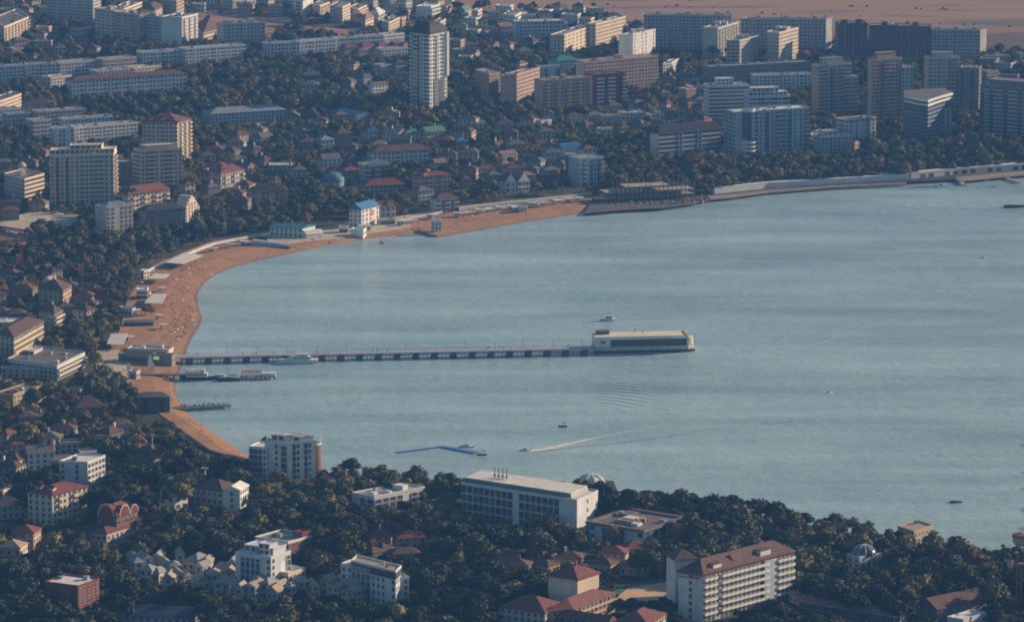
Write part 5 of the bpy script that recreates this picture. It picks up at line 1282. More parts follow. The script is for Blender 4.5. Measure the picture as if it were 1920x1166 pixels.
# ================================================================ boats
def hull(b, L, w, h, m=0, sheer=.35, st=10):
    vs = []
    for i in range(st + 1):
        t = i / st; x = -L / 2 + L * t
        ww = w / 2 * (1 - max(0, (t - .45) / .55) ** 2.2) * (.86 + .14 * min(1, t * 4)); zz = h * (1 + sheer * max(0, t - .4) ** 1.5)
        ww = max(ww, .04)
        vs += [(x, -ww, zz), (x, -ww * .8, -.25), (x, 0, -.55), (x, ww * .8, -.25), (x, ww, zz)]
    fs = []
    for i in range(st):
        for j in range(4): fs.append((5 * i + j, 5 * i + j + 1, 5 * i + 6 + j, 5 * i + 5 + j))
        fs.append((5 * i + 4, 5 * i, 5 * i + 5, 5 * i + 9))
    fs.append((0, 1, 2, 3, 4)[::-1]); fs.append(tuple(5 * st + k for k in range(5)))
    b.add(vs, fs, m)
def boat(name, label, px, py, L, head, kind, hc=None, group=None):
    p = W(px, py, 0); r = thing(name, label, "boat", (p.x, p.y, .12), math.radians(head), group)
    hm = hc or M_WHITE
    w = L * (.3 if L < 14 else .24); hh = max(.5, L * .09)
    b = MB(); hull(b, L, w, hh); b.build("hull", hm, r)
    if kind == 'yacht':
        b = MB(); b.box(-L * .32, L * .16, -w * .36, w * .36, hh, hh + L * .075); b.box(-L * .25, L * .03, -w * .28, w * .28, hh + L * .075, hh + L * .13)
        b.add([(L * .16, -w * .36, hh), (L * .30, 0, hh), (L * .16, w * .36, hh), (L * .16, -w * .36, hh + L * .07), (L * .16, w * .36, hh + L * .07)], [(0, 1, 3), (1, 2, 4), (1, 4, 3)]); b.build("cabin", M_WHITE, r)
        b = MB(); b.box(-L * .28, L * .1, -w * .37, w * .37, hh + L * .03, hh + L * .055); b.box(-L * .2, 0, -w * .29, w * .29, hh + L * .095, hh + L * .115); b.build("window_strip", M_GLASS, r)
        b = MB(); b.tube((-L * .12, 0, hh + L * .13), (-L * .15, 0, hh + L * .24), .08, .05, 5); b.build("mast", M_METAL, r)
    elif kind == 'cruise':
        b = MB(); b.box(-L * .36, L * .22, -w * .42, w * .42, hh, hh + 2.1); b.build("saloon", M_WHITE, r)
        b = MB(); b.box(-L * .34, L * .2, -w * .43, w * .43, hh + .8, hh + 1.5); b.build("window_strip", M_GLASS, r)
        b = MB(); b.box(-L * .38, L * .12, -w * .44, w * .44, hh + 2.1, hh + 2.25)
        for sx in (-.34, -.1, .1):
            for sy in (-.4, .4): b.box(L * sx - .05, L * sx + .05, w * sy - .05, w * sy + .05, hh + 2.2, hh + 3.9)
        b.build("upper_deck", M_METAL, r)
        b = MB(); b.box(-L * .36, 0, -w * .42, w * .42, hh + 3.9, hh + 4.05); b.build("awning", mat("faded_awning", (.55, .40, .34), .8, .15), r)
        b = MB(); b.box(L * .04, L * .15, -w * .3, w * .3, hh + 2.25, hh + 4.2); b.build("wheelhouse", M_WHITE, r)
        b = MB(); b.tube((L * .08, 0, hh + 4), (L * .06, 0, hh + 7.5), .08, .05, 5); b.build("mast", M_METAL, r)
    elif kind == 'small':
        b = MB(); b.box(-L * .12, L * .16, -w * .32, w * .32, hh, hh + .9); b.add([(L * .16, -w * .32, hh), (L * .3, -w * .2, hh), (L * .3, w * .2, hh), (L * .16, w * .32, hh), (L * .12, -w * .3, hh + .9), (L * .12, w * .3, hh + .9)], [(0, 1, 4), (1, 2, 5, 4), (2, 3, 5)]); b.build("cabin", M_WHITE, r)
        b = MB(); b.box(-L * .13, L * .13, -w * .33, w * .33, hh + .4, hh + .7); b.build("window_strip", M_GLASS, r)
        b = MB(); b.box(-L * .52, -L * .47, -.2, .2, .1, hh + .4); b.build("outboard_motor", M_DKMETAL, r)
    elif kind == 'cat':
        b = MB(); b.box(-L * .45, L * .3, -w * .7, w * .7, hh, hh + .4); b.box(-L * .32, L * .12, -w * .6, w * .6, hh + .4, hh + 2.2); b.build("cabin", M_WHITE, r)
        b = MB(); b.box(-L * .3, L * .1, -w * .61, w * .61, hh + 1.0, hh + 1.7); b.build("window_strip", M_GLASS, r)
        b = MB(); b.box(-L * .25, L * .02, -w * .5, w * .5, hh + 3.6, hh + 3.8)
        for sx in (-.22, 0):
            for sy in (-.4, .4): b.box(L * sx - .06, L * sx + .06, w * sy - .06, w * sy + .06, hh + 2.2, hh + 3.6)
        b.build("roof", M_METAL, r)
    elif kind == 'open':
        b = MB(); b.box(-L * .4, L * .2, -w * .35, w * .35, hh * .7, hh + .02); b.build("deck", m_jd, r)
        b = MB()
        for sx in (-.3, .0):
            for sy in (-.35, .35): b.box(L * sx - .04, L * sx + .04, w * sy - .04, w * sy + .04, hh, hh + 1.7)
        b.box(-L * .34, L * .04, -w * .4, w * .4, hh + 1.7, hh + 1.8); b.build("canopy", hm, r)
    elif kind == 'raft':
        b = MB(); b.box(-L * .4, L * .35, -w * .5, w * .5, hh, hh + .25); b.build("deck", M_WOOD, r)
        b = MB(); b.box(-L * .2, L * .1, -w * .3, w * .3, hh + .25, hh + .9); b.build("locker", M_WHITE, r)
    return r
boat("motor_yacht", "long white motor yacht moored beside the long pier", 558, 680.5, 23, 183, 'yacht')
boat("excursion_catamaran", "white two-deck excursion boat beyond the pier-head hall", 1139, 601, 8.5, 180, 'cat')
boat("cruise_boat", "larger cruise boat with a faded awning at the middle jetty", 374, 712, 20, 0, 'cruise', mat("navy_hull", (.05, .07, .10), .5, .1))
boat("cruise_boat", "low cruise boat behind the smaller open launch at the middle jetty", 414, 709, 14, 178, 'small')
boat("launch", "long dark open launch moored outside the cruise boats", 428, 713.5, 13, 181, 'open', mat("dark_hull", (.05, .06, .07), .5, .1))
boat("dark_boat", "small dark green covered boat alone between the pier hall and the wake", 1055, 800, 4.6, 165, 'open', mat("dark_green_hull", (.02, .05, .05), .5, .1))
sb = boat("speedboat", "white speedboat towing a long pale wake", 985, 845, 6.0, 190, 'small')
boat("pleasure_boat", "tiny white boat far out, level with the pier-head hall", 1556, 736, 3, 30, 'small')
boat("pleasure_boat", "tiny white motorboat high on the open bay", 1843, 485, 4, 15, 'small')
boat("moored_raft", "dark oval moored raft off the wooded shore", 1792, 942, 6, 4, 'raft', mat("brown_hull", (.06, .045, .04), .6, .1))
boat("pleasure_boat", "pale boat moored at the bend of the blue pontoon", 876, 838, 8, 175, 'small')
boat("launch", "small dark launch at the outer tip of the blue pontoon", 903, 853, 5, 180, 'open', MATS["dark_hull"])
far = [(1716, 353), (1724, 352.5), (1736, 352), (1745, 352), (1758, 351.5), (1766, 348), (1769, 351)]
on2 = ["first", "second", "third", "fourth", "fifth", "sixth", "seventh"]
for k, (x, y) in enumerate(far): boat("moored_boat", "small white boat, %s in the moored line off the far sea wall" % on2[k], x, y, 5.6 + (k % 3) * 1.0, 175 + 7 * (k % 4), 'small', group="boats moored off the far sea wall")
boat("moored_boat", "white boat beside the tip of the pale groyne jetty", 1800, 345, 4, 60, 'small')
boat("moored_boat", "white boat between the two pale groyne jetties", 1849, 339, 5, 30, 'small')
boat("moored_boat", "white boat lying off the longer groyne jetty", 1865, 351, 5, 2, 'small')
boat("barge", "flat grey barge at the photo's side below the groynes", 1903, 389, 15, 3, 'raft', MATS["dark_hull"])
boat("dark_boat", "tiny dark rowing boat just off the plaza", 716, 456, 3, 10, 'open', MATS["dark_hull"])
# wakes
foam = mat("wake_foam", (.62, .60, .54), .7, .25, .8)
def wake(label, pts, w0, w1, m, z=.07):
    P = [W(x, y, 0).xy for x, y in pts]; n = len(P); rs = random.Random(5)
    PP = []
    for i in range(n - 1):
        for k in range(8): PP.append(P[i].lerp(P[i + 1], k / 8))
    PP.append(P[-1]); n = len(PP); vs = []; fs = []
    for i, p in enumerate(PP):
        d = (PP[min(i + 1, n - 1)] - PP[max(i - 1, 0)]).normalized(); nn = Vector((-d.y, d.x)); t = i / (n - 1)
        w = (w0 + (w1 - w0) * math.sin(math.pi * min(1, t * 1.4 + .08))) * rs.uniform(.7, 1.2) * (1 - t * .75)
        vs += [(*(p + nn * w), z), (*(p - nn * w), z)]
    b = MB(); b.add(vs, [(2 * i, 2 * i + 1, 2 * i + 3, 2 * i + 2) for i in range(n - 1)])
    o = b.build("wake", m); o["kind"] = "stuff"; o["label"] = label
    return o
wake("pale foam wake trailing behind the speedboat", [(990, 846), (1030, 840), (1075, 830), (1120, 820), (1165, 812), (1210, 803)], 1.3, 3.4, foam)
wake("faint tail of the speedboat wake", [(1214, 802), (1270, 790), (1330, 772), (1400, 748)], .5, .8, mat("old_wake", (.42, .50, .49), .5, .2, .5), .065)

ow2 = mat("calm_streak", (.34, .45, .45), .35, .12, .3)
wake("long faint old wake crossing the open bay", [(1440, 672), (1500, 655), (1560, 636), (1640, 610), (1720, 582), (1800, 560)], .6, 1.6, ow2, .06)
wake("faint second arm of the speedboat wake", [(1000, 848), (1080, 838), (1200, 826), (1330, 806), (1480, 790), (1600, 770)], .3, .8, mat("dark_streak", (.12, .22, .25), .3, .12, .3), .06)
wake("calm streak trailing the excursion boat", [(1146, 600), (1200, 598), (1290, 592), (1400, 586)], .4, .8, mat("dark_streak", (.12, .22, .25), .3), .06)
# small beach pavilions, shade roofs and cabins along the far sand
rs = random.Random(17)
spots_ = [(745, 424, 9), (765, 420, 6), (800, 412, 7), (850, 408, 10), (870, 405, 6), (893, 402, 9), (912, 400, 5), (930, 396, 7), (952, 394, 9), (992, 389, 10), (1015, 388, 6), (1040, 384, 7), (1062, 381, 6), (1080, 380, 5), (960, 398, 10),
          (298, 548, 4), (262, 560, 6), (250, 590, 5), (292, 600, 4), (300, 618, 4), (232, 640, 5), (330, 500, 5), (392, 474, 6), (425, 466, 6), (452, 461, 5)]
for k, (x, y, w) in enumerate(spots_):
    z_ = GZ; p = W(x, y, z_); a_ = rs.uniform(-.1, .3)
    cc = rs.choice([0, 0, 1, 2]); hh = rs.uniform(2.4, 3.0)
    r = thing("shade_pavilion", "%s shade pavilion, %s along the bay sand" % (["white", "pale grey", "pale blue"][cc], ordn[k]), "pavilion", (p.x, p.y, z_), a_, "small shade pavilions on the sand")
    b = MB(); b.box(-.3, w + .3, -.3, 4.3, hh, hh + .22); b.build("roof", [M_WHITE, can, mat("pale_blue_paint", (.35, .45, .55), .7, .1)][cc], r)
    for sx in (0, w - .15):
        for sy in (0, 3.85): b = MB(); b.box(sx, sx + .15, sy, sy + .15, -1.2, hh); b.build("post", M_METAL, r)
    b = MB(); b.box(.3, w * .5, 2.2, 3.7, -.8, hh - .2); b.build("cabin", M_WHITE if k % 2 else wallm('B', False), r)
# ================================================================ beach things
for lab, Q in (("long pale sun canopy along the upper promenade", [(309, 492), (346, 474), (381, 479), (344, 495)]), ("small pale sun canopy below the gate hut", [(277, 522), (290, 513), (319, 513.5), (309, 522.5)]),
               ("square pale sun canopy beside the curved bar", [(270, 568), (286, 551), (313, 551), (304, 569)]), ("pale sun canopy nearest the tree edge and stage", [(200, 645), (208, 625), (240, 625), (231, 646)])):
    zt = 5.4; P = [W(x, y, zt).xy for x, y in Q]; c = sum(P, Vector((0, 0))) / 4
    r = thing("sun_canopy", lab, "canopy", (c.x, c.y, GZ))
    q = [p - c for p in P]; b = MB(); b.prism([tuple(p) for p in q], zt - GZ - .18, zt - GZ, 0)
    for k in range(1, 14):
        a0 = q[0].lerp(q[3], k / 14); a1 = q[1].lerp(q[2], k / 14); b.tube((a0.x, a0.y, zt - GZ), (a1.x, a1.y, zt - GZ), .07, .07, 4)
    b.build("roof_sheet", can, r)
    b = MB()
    for u in (0.02, .33, .66, .98):
        for v in (.03, .5, .97):
            p = q[0].lerp(q[1], u).lerp(q[3].lerp(q[2], u), v); b = MB(); b.tube((0, 0, -.6), (0, 0, zt - GZ - .2), .1, .1, 5); b.build("post", M_METAL, r, (p.x, p.y, 0))
    landmark(lab, c.x, c.y)
# fence of white boards by the stage
a = W(241, 652, GZ); c = W(305, 647, GZ); rz, L = local(a, c)
r = thing("beach_fence", "row of tall white boards standing on the sand behind the stage", "fence", (a.x, a.y, GZ), rz)
for k in range(26):
    b = MB(); b.box(0, L / 30, 0, .12, 0, 2.1); b.build("board", M_WHITE, r, (k * L / 26, 0, 0))
b = MB(); b.box(0, L, .13, .2, .4, .55); b.build("rail", M_METAL, r)
# white sails on the little square
for lab, x, y, hh in (("taller white sail-shaped shelter by the pier gate", 282, 693, 9), ("small white sail-shaped shelter beside the taller one", 286, 697, 6), ("white sail-shaped shelter at the wood edge", 242, 696, 5)):
    p = W(x, y, GZ); r = thing("sail_shelter", lab, "shelter", (p.x, p.y, GZ)); b = MB()
    n = 8; vs = []
    for k in range(n + 1):
        t = k / n; w = 1.4 * math.sin(math.pi * min(1, .15 + t * .85)) ; vs += [(-w, -.2 - .8 * math.sin(math.pi * t), hh * t), (w, -.2, hh * t), (w * .9, .05, hh * t), (-w * .9, -.6 * math.sin(math.pi * t), hh * t)]
    b.add(vs, [(4 * i + j, 4 * i + (j + 1) % 4, 4 * i + 4 + (j + 1) % 4, 4 * i + 4 + j) for i in range(n) for j in range(4)]); b.build("sail", M_WHITE, r)
    b = MB(); b.tube((0, .2, 0), (0, .2, hh), .1, .06, 5); b.build("mast", M_METAL, r)
# grey shell canopy on the plaza by the sand
p = W(470, 462, GZ); q_ = W(550, 464, GZ); rz, L = local(p, q_)
r = thing("shell_canopy", "low grey shell-shaped canopy tapering along the plaza edge", "canopy", (p.x, p.y, GZ), rz)
n = 14; vs = []
for k in range(n + 1):
    t = k / n; w = 7 * (1 - t) ** .7 + .4; hh = 3.2 * (1 - t) ** .6 + .3
    for j in range(7): f = math.pi * j / 6; vs.append((L * t, w * (1 - math.cos(f)), hh * math.sin(f)))
b = MB(); b.add(vs, [(7 * i + j, 7 * i + 7 + j, 7 * i + 8 + j, 7 * i + j + 1) for i in range(n) for j in range(6)]); b.build("shell", mat("grey_membrane", (.30, .31, .34), .6, .15, .3), r, smooth=True)
b = MB(); b.box(0, L * .95, -.3, 0, 0, .6); b.build("base_wall", M_CONC, r)
# sea walls
def wall_run(name, label, pts, hh, th, m, cap=None, holes=False):
    P = [W(x, y, GZ).xy for x, y in pts]; o = P[0]
    r = thing(name, label, "wall", (o.x, o.y, GZ))
    q = P + [p + Vector((-.35, .94)) * th for p in reversed(P)]
    b = MB(); b.prism([tuple(p - o) for p in q], -2, hh, 0); b.build("wall_body", m, r)
    b = MB(); q2 = [p + Vector((.05, -.15)) for p in P] + [p + Vector((-.35, .94)) * (th + .3) for p in reversed(P)]
    b.prism([tuple(p - o) for p in q2], hh, hh + .25, 0); b.build("coping", cap or M_CONC, r)
    if holes:
        for i in range(len(P) - 1):
            rz, L = local(P[i].to_3d(), P[i + 1].to_3d()); n = int(L / 7)
            for k in range(n):
                c = P[i].lerp(P[i + 1], (k + .5) / n) - o
                if (k * 7 + i) % 3: b = MB(); b.box(-2, 2, -.12, .1, .2, 2.8); b.build("arch_shade", M_DARK, r, (c.x, c.y, 0), rz)  # flat dark panels on the wall face, arch shade painted as colour
    for p in P: landmark
    for i in range(len(P) - 1): protect_edge(P[i], P[i + 1], hh, .98)
    return r
wl = mat("pale_sea_wall", (.60, .58, .54), .85, .15, .12)
wb_ = mat("bluish_sea_wall", (.62, .64, .66), .85, .12, .1)
wall_run("sea_wall", "pale parapet wall curving along the upper beach promenade", [(262, 520), (285, 506), (320, 491), (370, 471), (402, 459), (440, 451), (486, 443)], .9, .6, wl, M_WHITE)
wall_run("sea_wall", "low white parapet wall above the far sand", [(735, 417), (830, 399), (900, 390), (985, 381), (1108, 366)], 1.0, .6, wl)
wall_run("sea_wall", "long bluish sea wall above the far strand", [(1340, 364), (1440, 353), (1560, 346), (1706, 336)], 3.6, 5, wb_, wl)
wall_run("sea_wall", "arcaded sea wall with dark openings behind the moored boats", [(1708, 336), (1800, 327), (1960, 315)], 4.0, 6, wl, wl, True)
p = W(1706, 333, GZ); r = thing("gate_tower", "slim white marker tower where the two far sea walls meet", "tower", (p.x, p.y, GZ)); b = MB(); b.box(-1, 1, -1, 1, 0, 7.5); b.build("shaft", M_WHITE, r); b = MB(); b.box(-1.4, 1.4, -1.4, 1.4, 7.5, 8.1); b.build("cap", M_WHITE, r)
wall_run("sea_wall", "low white parapet along the lower end of the beach", [(337, 806), (362, 824), (392, 845), (425, 856)], .9, .5, wl, M_WHITE)
lp = MB(); lp.tube((0, 0, 0), (0, 0, 7), .11, .07, 6); lpm = lp.mesh("post", [M_DKMETAL]); lh = MB(); lh.box(-.9, .9, -.15, .15, 6.95, 7.1); lh.box(-1.1, -.6, -.2, .2, 6.8, 6.95); lh.box(.6, 1.1, -.2, .2, 6.8, 6.95); lhm = lh.mesh("lamp_head", [M_WHITE])
pp_ = [(300, 498), (322, 488), (345, 479), (370, 470), (395, 461), (420, 455), (450, 450), (480, 444), (560, 444), (620, 436), (680, 428), (740, 418), (800, 403), (850, 396), (900, 391), (950, 385), (1000, 380), (1050, 374)]
for k, (x, y) in enumerate(pp_):
    p = W(x, y, GZ); r = thing("street_lamp", "double-armed street lamp, %s along the bay promenade" % ordn[k], "lamp", (p.x, p.y, GZ + .1), .3, "street lamps along the promenade"); ob("post", lpm, r); ob("lamp_head", lhm, r)
# concrete skeleton ruin
a = W(1137, 380, GZ); c = W(1302, 372, GZ); rz, L = local(a, c); nb = 20; D_ = 15
r = thing("building_ruin", "roofless concrete skeleton ruin of three floors on the dark rocks", "ruin", (a.x, a.y, GZ), rz)
protect_edge(a.xy, c.xy, 10, .95); foot |= raster([(1130, 382), (1305, 374), (1305, 362), (1135, 366)]); landmark("concrete skeleton ruin", a.x, a.y)
rc = mat("ruin_concrete", (.36, .29, .24), .95, .3, .3); rs = random.Random(4)
for f in range(3):
    xe = L * (1 if f < 2 else .72); xs = 0 if f < 2 else L * .22
    b = MB(); b.box(xs, xe, 0, D_, f * 3.3 + 2.9, f * 3.3 + 3.3); b.build("floor_slab", rc, r)
for k in range(nb + 1):
    for f in range(4):
        if f == 3 and rs.random() < .45: continue
        if f == 2 and k < 4 and rs.random() < .5: continue
        hh = 2.9 if f < 3 else rs.uniform(1.2, 2.6)
        for yy in (.3, D_ - .6):
            b = MB(); b.box(-.25, .25, 0, .5, 0, hh); b.build("column", rc, r, (k * L / nb, yy, f * 3.3 + (0 if f == 0 else .0)))
b = MB(); b.box(L * .12, L * .9, D_ * .45, D_ * .5, 0, 6.2); b.build("inner_wall", rc, r)
b = MB()
for k in range(8): x = L * (.03 + .05 * k); b.box(x, x + L * .025, .2, .5, 6.6, rs.uniform(8.2, 9.6))
b.build("broken_parapet", mat("ruin_plaster", (.42, .33, .28), .9, .2), r)

# white rib dome on the shore
p = W(1108, 917, GZ); R_ = 7.0
r = thing("dome_pavilion", "white ribbed dome pavilion peeping over the wood at the water", "pavilion", (p.x, p.y, GZ), .3)
b = MB(); b.lathe([(R_, 0), (R_, 1.6), (R_ + .5, 1.6), (R_ + .5, 2.1), (R_, 2.1)], 28); b.build("drum", M_WHITE, r)
b = MB(); b.lathe([(R_ * math.cos(t * math.pi / 18), 2.1 + 5.0 * math.sin(t * math.pi / 18)) for t in range(10)], 28); b.build("dome", mat("white_membrane", (.62, .62, .62), .5, .06, .3), r, smooth=True)
for k in range(8):
    t = 2 * math.pi * k / 8; b = MB(); prev = None
    for j in range(9):
        f = j * math.pi / 16; q = ((R_ + .25) * math.cos(f) * math.cos(t), (R_ + .25) * math.cos(f) * math.sin(t), 2.1 + 5.3 * math.sin(f))
        if prev: b.tube(prev, q, .32, .32, 5)
        prev = q
    b.build("rib", M_WHITE, r)
landmark("white ribbed dome", p.x, p.y)
for yy in range(884, 912): 
    for xx in range(1083, 1136, 2): mset(xx, yy, yy, 912) if (xx - 1109) ** 2 / 26 ** 2 + ((yy - 905) / 26) ** 2 < 1 and yy < 891 else None

# poles, chimneys, masts
def pole(name, label, cat, x, y, hh, r0, m, bands=None):
    p = W(x, y, GZ); r = thing(name, label, cat, (p.x, p.y, GZ))
    if bands:
        n = bands
        for k in range(n): b = MB(); b.tube((0, 0, hh * k / n), (0, 0, hh * (k + 1) / n), r0, r0 * .95, 10); b.build("painted_band", M_RED if k % 2 else M_WHITE, r)
        b = MB(); b.lathe([(r0 * 1.4, hh), (r0 * 1.4, hh + .4), (0, hh + .4)], 10); b.build("cap", M_METAL, r)
    else:
        b = MB(); b.tube((0, 0, 0), (0, 0, hh), r0, r0 * .6, 8); b.build("shaft", m, r)
        b = MB(); b.box(-r0 * 2.5, r0 * 2.5, -r0 * 1.5, r0 * 1.5, hh - .2, hh + .6); b.build("head", M_METAL, r)
    t = PX(p.x, p.y, GZ + hh)
    for xx in range(int(t[0]) - 3, int(t[0]) + 4, 2): mset(xx, t[1], t[1] + (y - t[1]) * .8, y)
    return r
pole("striped_chimney", "slim red and white striped chimney by the white gabled house", "chimney", 101, 874, 13, .75, None, 7)
pole("light_mast", "tall pale light mast beside the brown-roofed house", "mast", 286, 862, 12, .3, M_WHITE)
pole("chimney_stack", "stout white chimney behind the brown-roofed hall", "chimney", 384, 915, 9.5, .7, M_WHITE)
pole("dark_mast", "dark utility mast at the lower side edge of the photo", "mast", 1904, 1170, 31, .35, M_DKMETAL)
pole("dark_mast", "second dark utility mast, just beside the pinkish lookout", "mast", 1912, 1160, 24, .5, M_DKMETAL)
p = W(1912, 1130, GZ); r = thing("lookout_tower", "pinkish round lookout cabin on a lattice tower at the photo's side", "tower", (p.x, p.y, GZ))
b = MB()
for sx in (-2, 2):
    for sy in (-2, 2): b.tube((sx, sy, 0), (sx * .8, sy * .8, 26), .25, .2, 5)
for k in range(6):
    z0 = k * 4.3
    b.tube((-2, -2, z0), (1.9, -2, z0 + 4.3), .12, .12, 4); b.tube((2, -2, z0), (-1.9, -2, z0 + 4.3), .12, .12, 4); b.box(-2, 2, -2.1, -1.9, z0 + 4.2, z0 + 4.4)
b.build("lattice", mat("rust_steel", (.16, .08, .07), .7, .2), r)
b = MB(); b.lathe([(2.6, 26), (3.6, 27), (3.6, 29.5)], 16); b.build("cabin", wallm('S', False), r)
b = MB(); b.lathe([(4.1, 29.5), (3.8, 30.6), (.1, 31.6)], 16); b.build("roof", roofm('s'), r)
for xx in range(1896, 1930, 2): mset(xx, 996, 1150, 1130)
# red crane at the side
p = W(41, 515, GZ); r = thing("tower_crane", "slim red mast crane with an orange cabin above the trees", "crane", (p.x, p.y, GZ))
b = MB()
for sx in (-.6, .6):
    for sy in (-.6, .6): b.tube((sx, sy, 0), (sx, sy, 27), .12, .12, 4)
for k in range(18): b.tube((-.6, -.6, k * 1.5), (.6, -.6, k * 1.5 + 1.5), .07, .07, 4); b.tube((.6, -.6, k * 1.5), (.6, .6, k * 1.5 + 1.5), .07, .07, 4)
b.build("mast", M_RED, r); b = MB(); b.box(-3.4, -.6, -.8, .8, 9, 12.5); b.build("cabin", mat("orange_cabin", (.55, .22, .05), .6), r)
b = MB(); b.box(-.4, 1.2, -.5, .5, 27, 28); b.build("head", M_RED, r)
t = PX(p.x, p.y, GZ + 27)
for xx in range(int(t[0]) - 2, int(t[0]) + 4, 2): mset(xx, t[1], 505, 515)

# ================================================================ cars (body > windows strip, wheels)
def make_car(label, x, y, ang, col, group):
    p = W(x, y, GZ); r = thing("parked_car", label, "car", (p.x, p.y, GZ + .3), ang, group)
    b = MB(); b.box(-2.2, 2.2, -.85, .85, .3, .9); b.add([(-1.6, -.8, .9), (1.2, -.8, .9), (1.2, .8, .9), (-1.6, .8, .9), (-1.2, -.7, 1.45), (.6, -.7, 1.45), (.6, .7, 1.45), (-1.2, .7, 1.45)], [(0, 1, 5, 4), (1, 2, 6, 5), (2, 3, 7, 6), (3, 0, 4, 7), (4, 5, 6, 7)])
    b.build("body", col, r)
    b = MB(); b.box(-1.3, .75, -.82, .82, .98, 1.3); b.build("window", M_GLASS, r)
    for sx in (-1.4, 1.4):
        for sy in (-.8, .8): b = MB(); b.tube((sx, sy - .1, .32), (sx, sy + .1, .32), .32, .32, 10); b.build("wheel", M_DKMETAL, r)
cw = [mat("car_white", (.6, .6, .6), .4, .03), mat("car_silver", (.35, .36, .38), .35, .03), mat("car_dark", (.05, .06, .08), .35, .03), mat("car_red", (.35, .04, .03), .4, .03)]
cn = ["white", "silver", "dark", "red"]
rs = random.Random(8)
for k in range(11):
    c = 0 if k in (2, 3, 5, 8) else rs.randrange(4)
    make_car("%s parked car, %s along the street above the bare soil plot" % (cn[c], ordn[k]), 2 + k * 9.5, 440 + rs.uniform(-1, 1), rs.choice([0, 1.5, 1.6]), cw[c], "cars parked above the bare soil plot")
for k, (x, y) in enumerate([(104, 402), (126, 404), (118, 452), (146, 450)]):
    make_car("%s van-like car, %s on the paved lot below the beige hotel" % (cn[k % 2], ordn[k]), x, y, .3 * k, cw[k % 2], "cars on the paved lot")
for xx in range(-10, 110, 2): mset(xx, 434, 442, 441)

# ================================================================ people (tiny): one continuous body each
def person_mesh(pose, shirt, seed):
    b = MB(); rs = random.Random(seed)
    def ringed(path):   # (x,y,z,rx,ry)
        n = 8; vs = []
        for (x, y, z, rx, ry) in path:
            for k in range(n): t = 2 * math.pi * k / n; vs.append((x + rx * math.cos(t), y + ry * math.sin(t), z))
        fs = [(n * i + k, n * i + (k + 1) % n, n * i + n + (k + 1) % n, n * i + n + k) for i in range(len(path) - 1) for k in range(n)]
        fs += [tuple(range(n))[::-1], tuple(n * (len(path) - 1) + k for k in range(n))]; return vs, fs
    if pose == 'stand':
        st = rs.uniform(.05, .2)
        for s in (-1, 1):
            v, f = ringed([(s * .1, s * st, 0, .05, .09), (s * .1, s * st * .6, .45, .055, .06), (s * .09, 0, .86, .085, .09)]); b.add(v, f, 1)
            v, f = ringed([(s * .27, .03 * s, .78, .035, .035), (s * .25, 0, 1.08, .04, .04), (s * .19, 0, 1.42, .055, .055)]); b.add(v, f, 0)
        v, f = ringed([(0, 0, .82, .17, .11), (0, 0, 1.05, .15, .10), (0, 0, 1.36, .20, .11), (0, 0, 1.47, .08, .07), (0, 0, 1.54, .055, .055)]); b.add(v, f, 0)
        v, f = ringed([(0, 0, 1.52, .05, .05), (0, .01, 1.60, .08, .095), (0, .0, 1.70, .085, .10), (0, 0, 1.77, .04, .05)]); b.add(v, f, 1)
    else:
        v, f = ringed([(0, 0, .12, .2, .14), (0, .05, .35, .17, .11), (0, .08, .62, .19, .11), (0, .08, .72, .07, .06)]); b.add(v, f, 0)
        v, f = ringed([(0, .09, .70, .05, .05), (0, .1, .80, .08, .09), (0, .09, .92, .08, .09), (0, .09, .98, .03, .03)]); b.add(v, f, 1)
        for s in (-1, 1):
            b.tube((s * .1, 0, .14), (s * .12, -.42, .42), .09, .07, 7, 1); b.tube((s * .12, -.42, .42), (s * .12, -.75, .08), .07, .05, 7, 1)
            b.tube((s * .2, .06, .6), (s * .24, -.2, .36), .05, .04, 6, 0)
    return b.mesh("body", [shirt, mat("skin", (.30, .17, .11), .7, .1)])
shirts = [mat("cloth_navy", (.04, .05, .10), .9), mat("cloth_red", (.35, .05, .04), .9), mat("cloth_white", (.55, .53, .5), .9), mat("cloth_dark", (.03, .03, .03), .9), mat("cloth_blue", (.08, .16, .35), .9)]
PM = [person_mesh(p, s, i) for i, (p, s) in enumerate([(p, s) for p in ('stand', 'sit') for s in shirts])]
sn = ["navy", "red", "white", "black", "blue"]
rs = random.Random(33)
def person(p, z, i, where, group):
    me = PM[i]; o = ob("person", me, None, (p.x, p.y, z), rs.uniform(0, 6.28))
    tag(o, "%s person in %s clothes %s" % ("standing" if i < 5 else "sitting", sn[i % 5], where), "person", group)
beach_ok = raster([(x, y) for x, y in BEACH_IN] + [(x, y) for x, y in reversed(BEACH_OUT)])
def beach_z(px, py):
    p = W(px, py, 1.0).xy; best = None
    for k in range(N_):
        A = Vector(vs_b[k * 6][:2]); Bq = Vector(vs_b[k * 6 + 4][:2]); d = Bq - A
        t = (p - A).dot(d) / max(d.length_squared, 1e-6); q = A + d * max(0, min(1, t)); dd = (q - p).length
        if best is None or dd < best[0]: best = (dd, t)
    t = max(0, min(1, best[1]))
    return float(np.interp(t, (0, .5, .88, .96, 1), (GZ + .25, GZ + .1, .8, .35, .12))) + .03, p
vs_b = [tuple(v.co) for v in sand.data.vertices]
n = 0
while n < 150:
    if n < 110: x, y = rs.gauss(345, 22), rs.gauss(590, 42)
    else: x, y = rs.uniform(250, 1090), rs.uniform(380, 860)
    i, j = int((x - MX0) / MS), int((y - MY0) / MS)
    if not (0 <= i < MW and 0 <= j < MH) or not beach_ok[j, i]: continue
    if n < 110 and not (500 < y < 665): continue
    z, p = beach_z(x, y); person(p, z, rs.randrange(10), "on the orange sand of the bay beach", "bathers on the beach"); n += 1
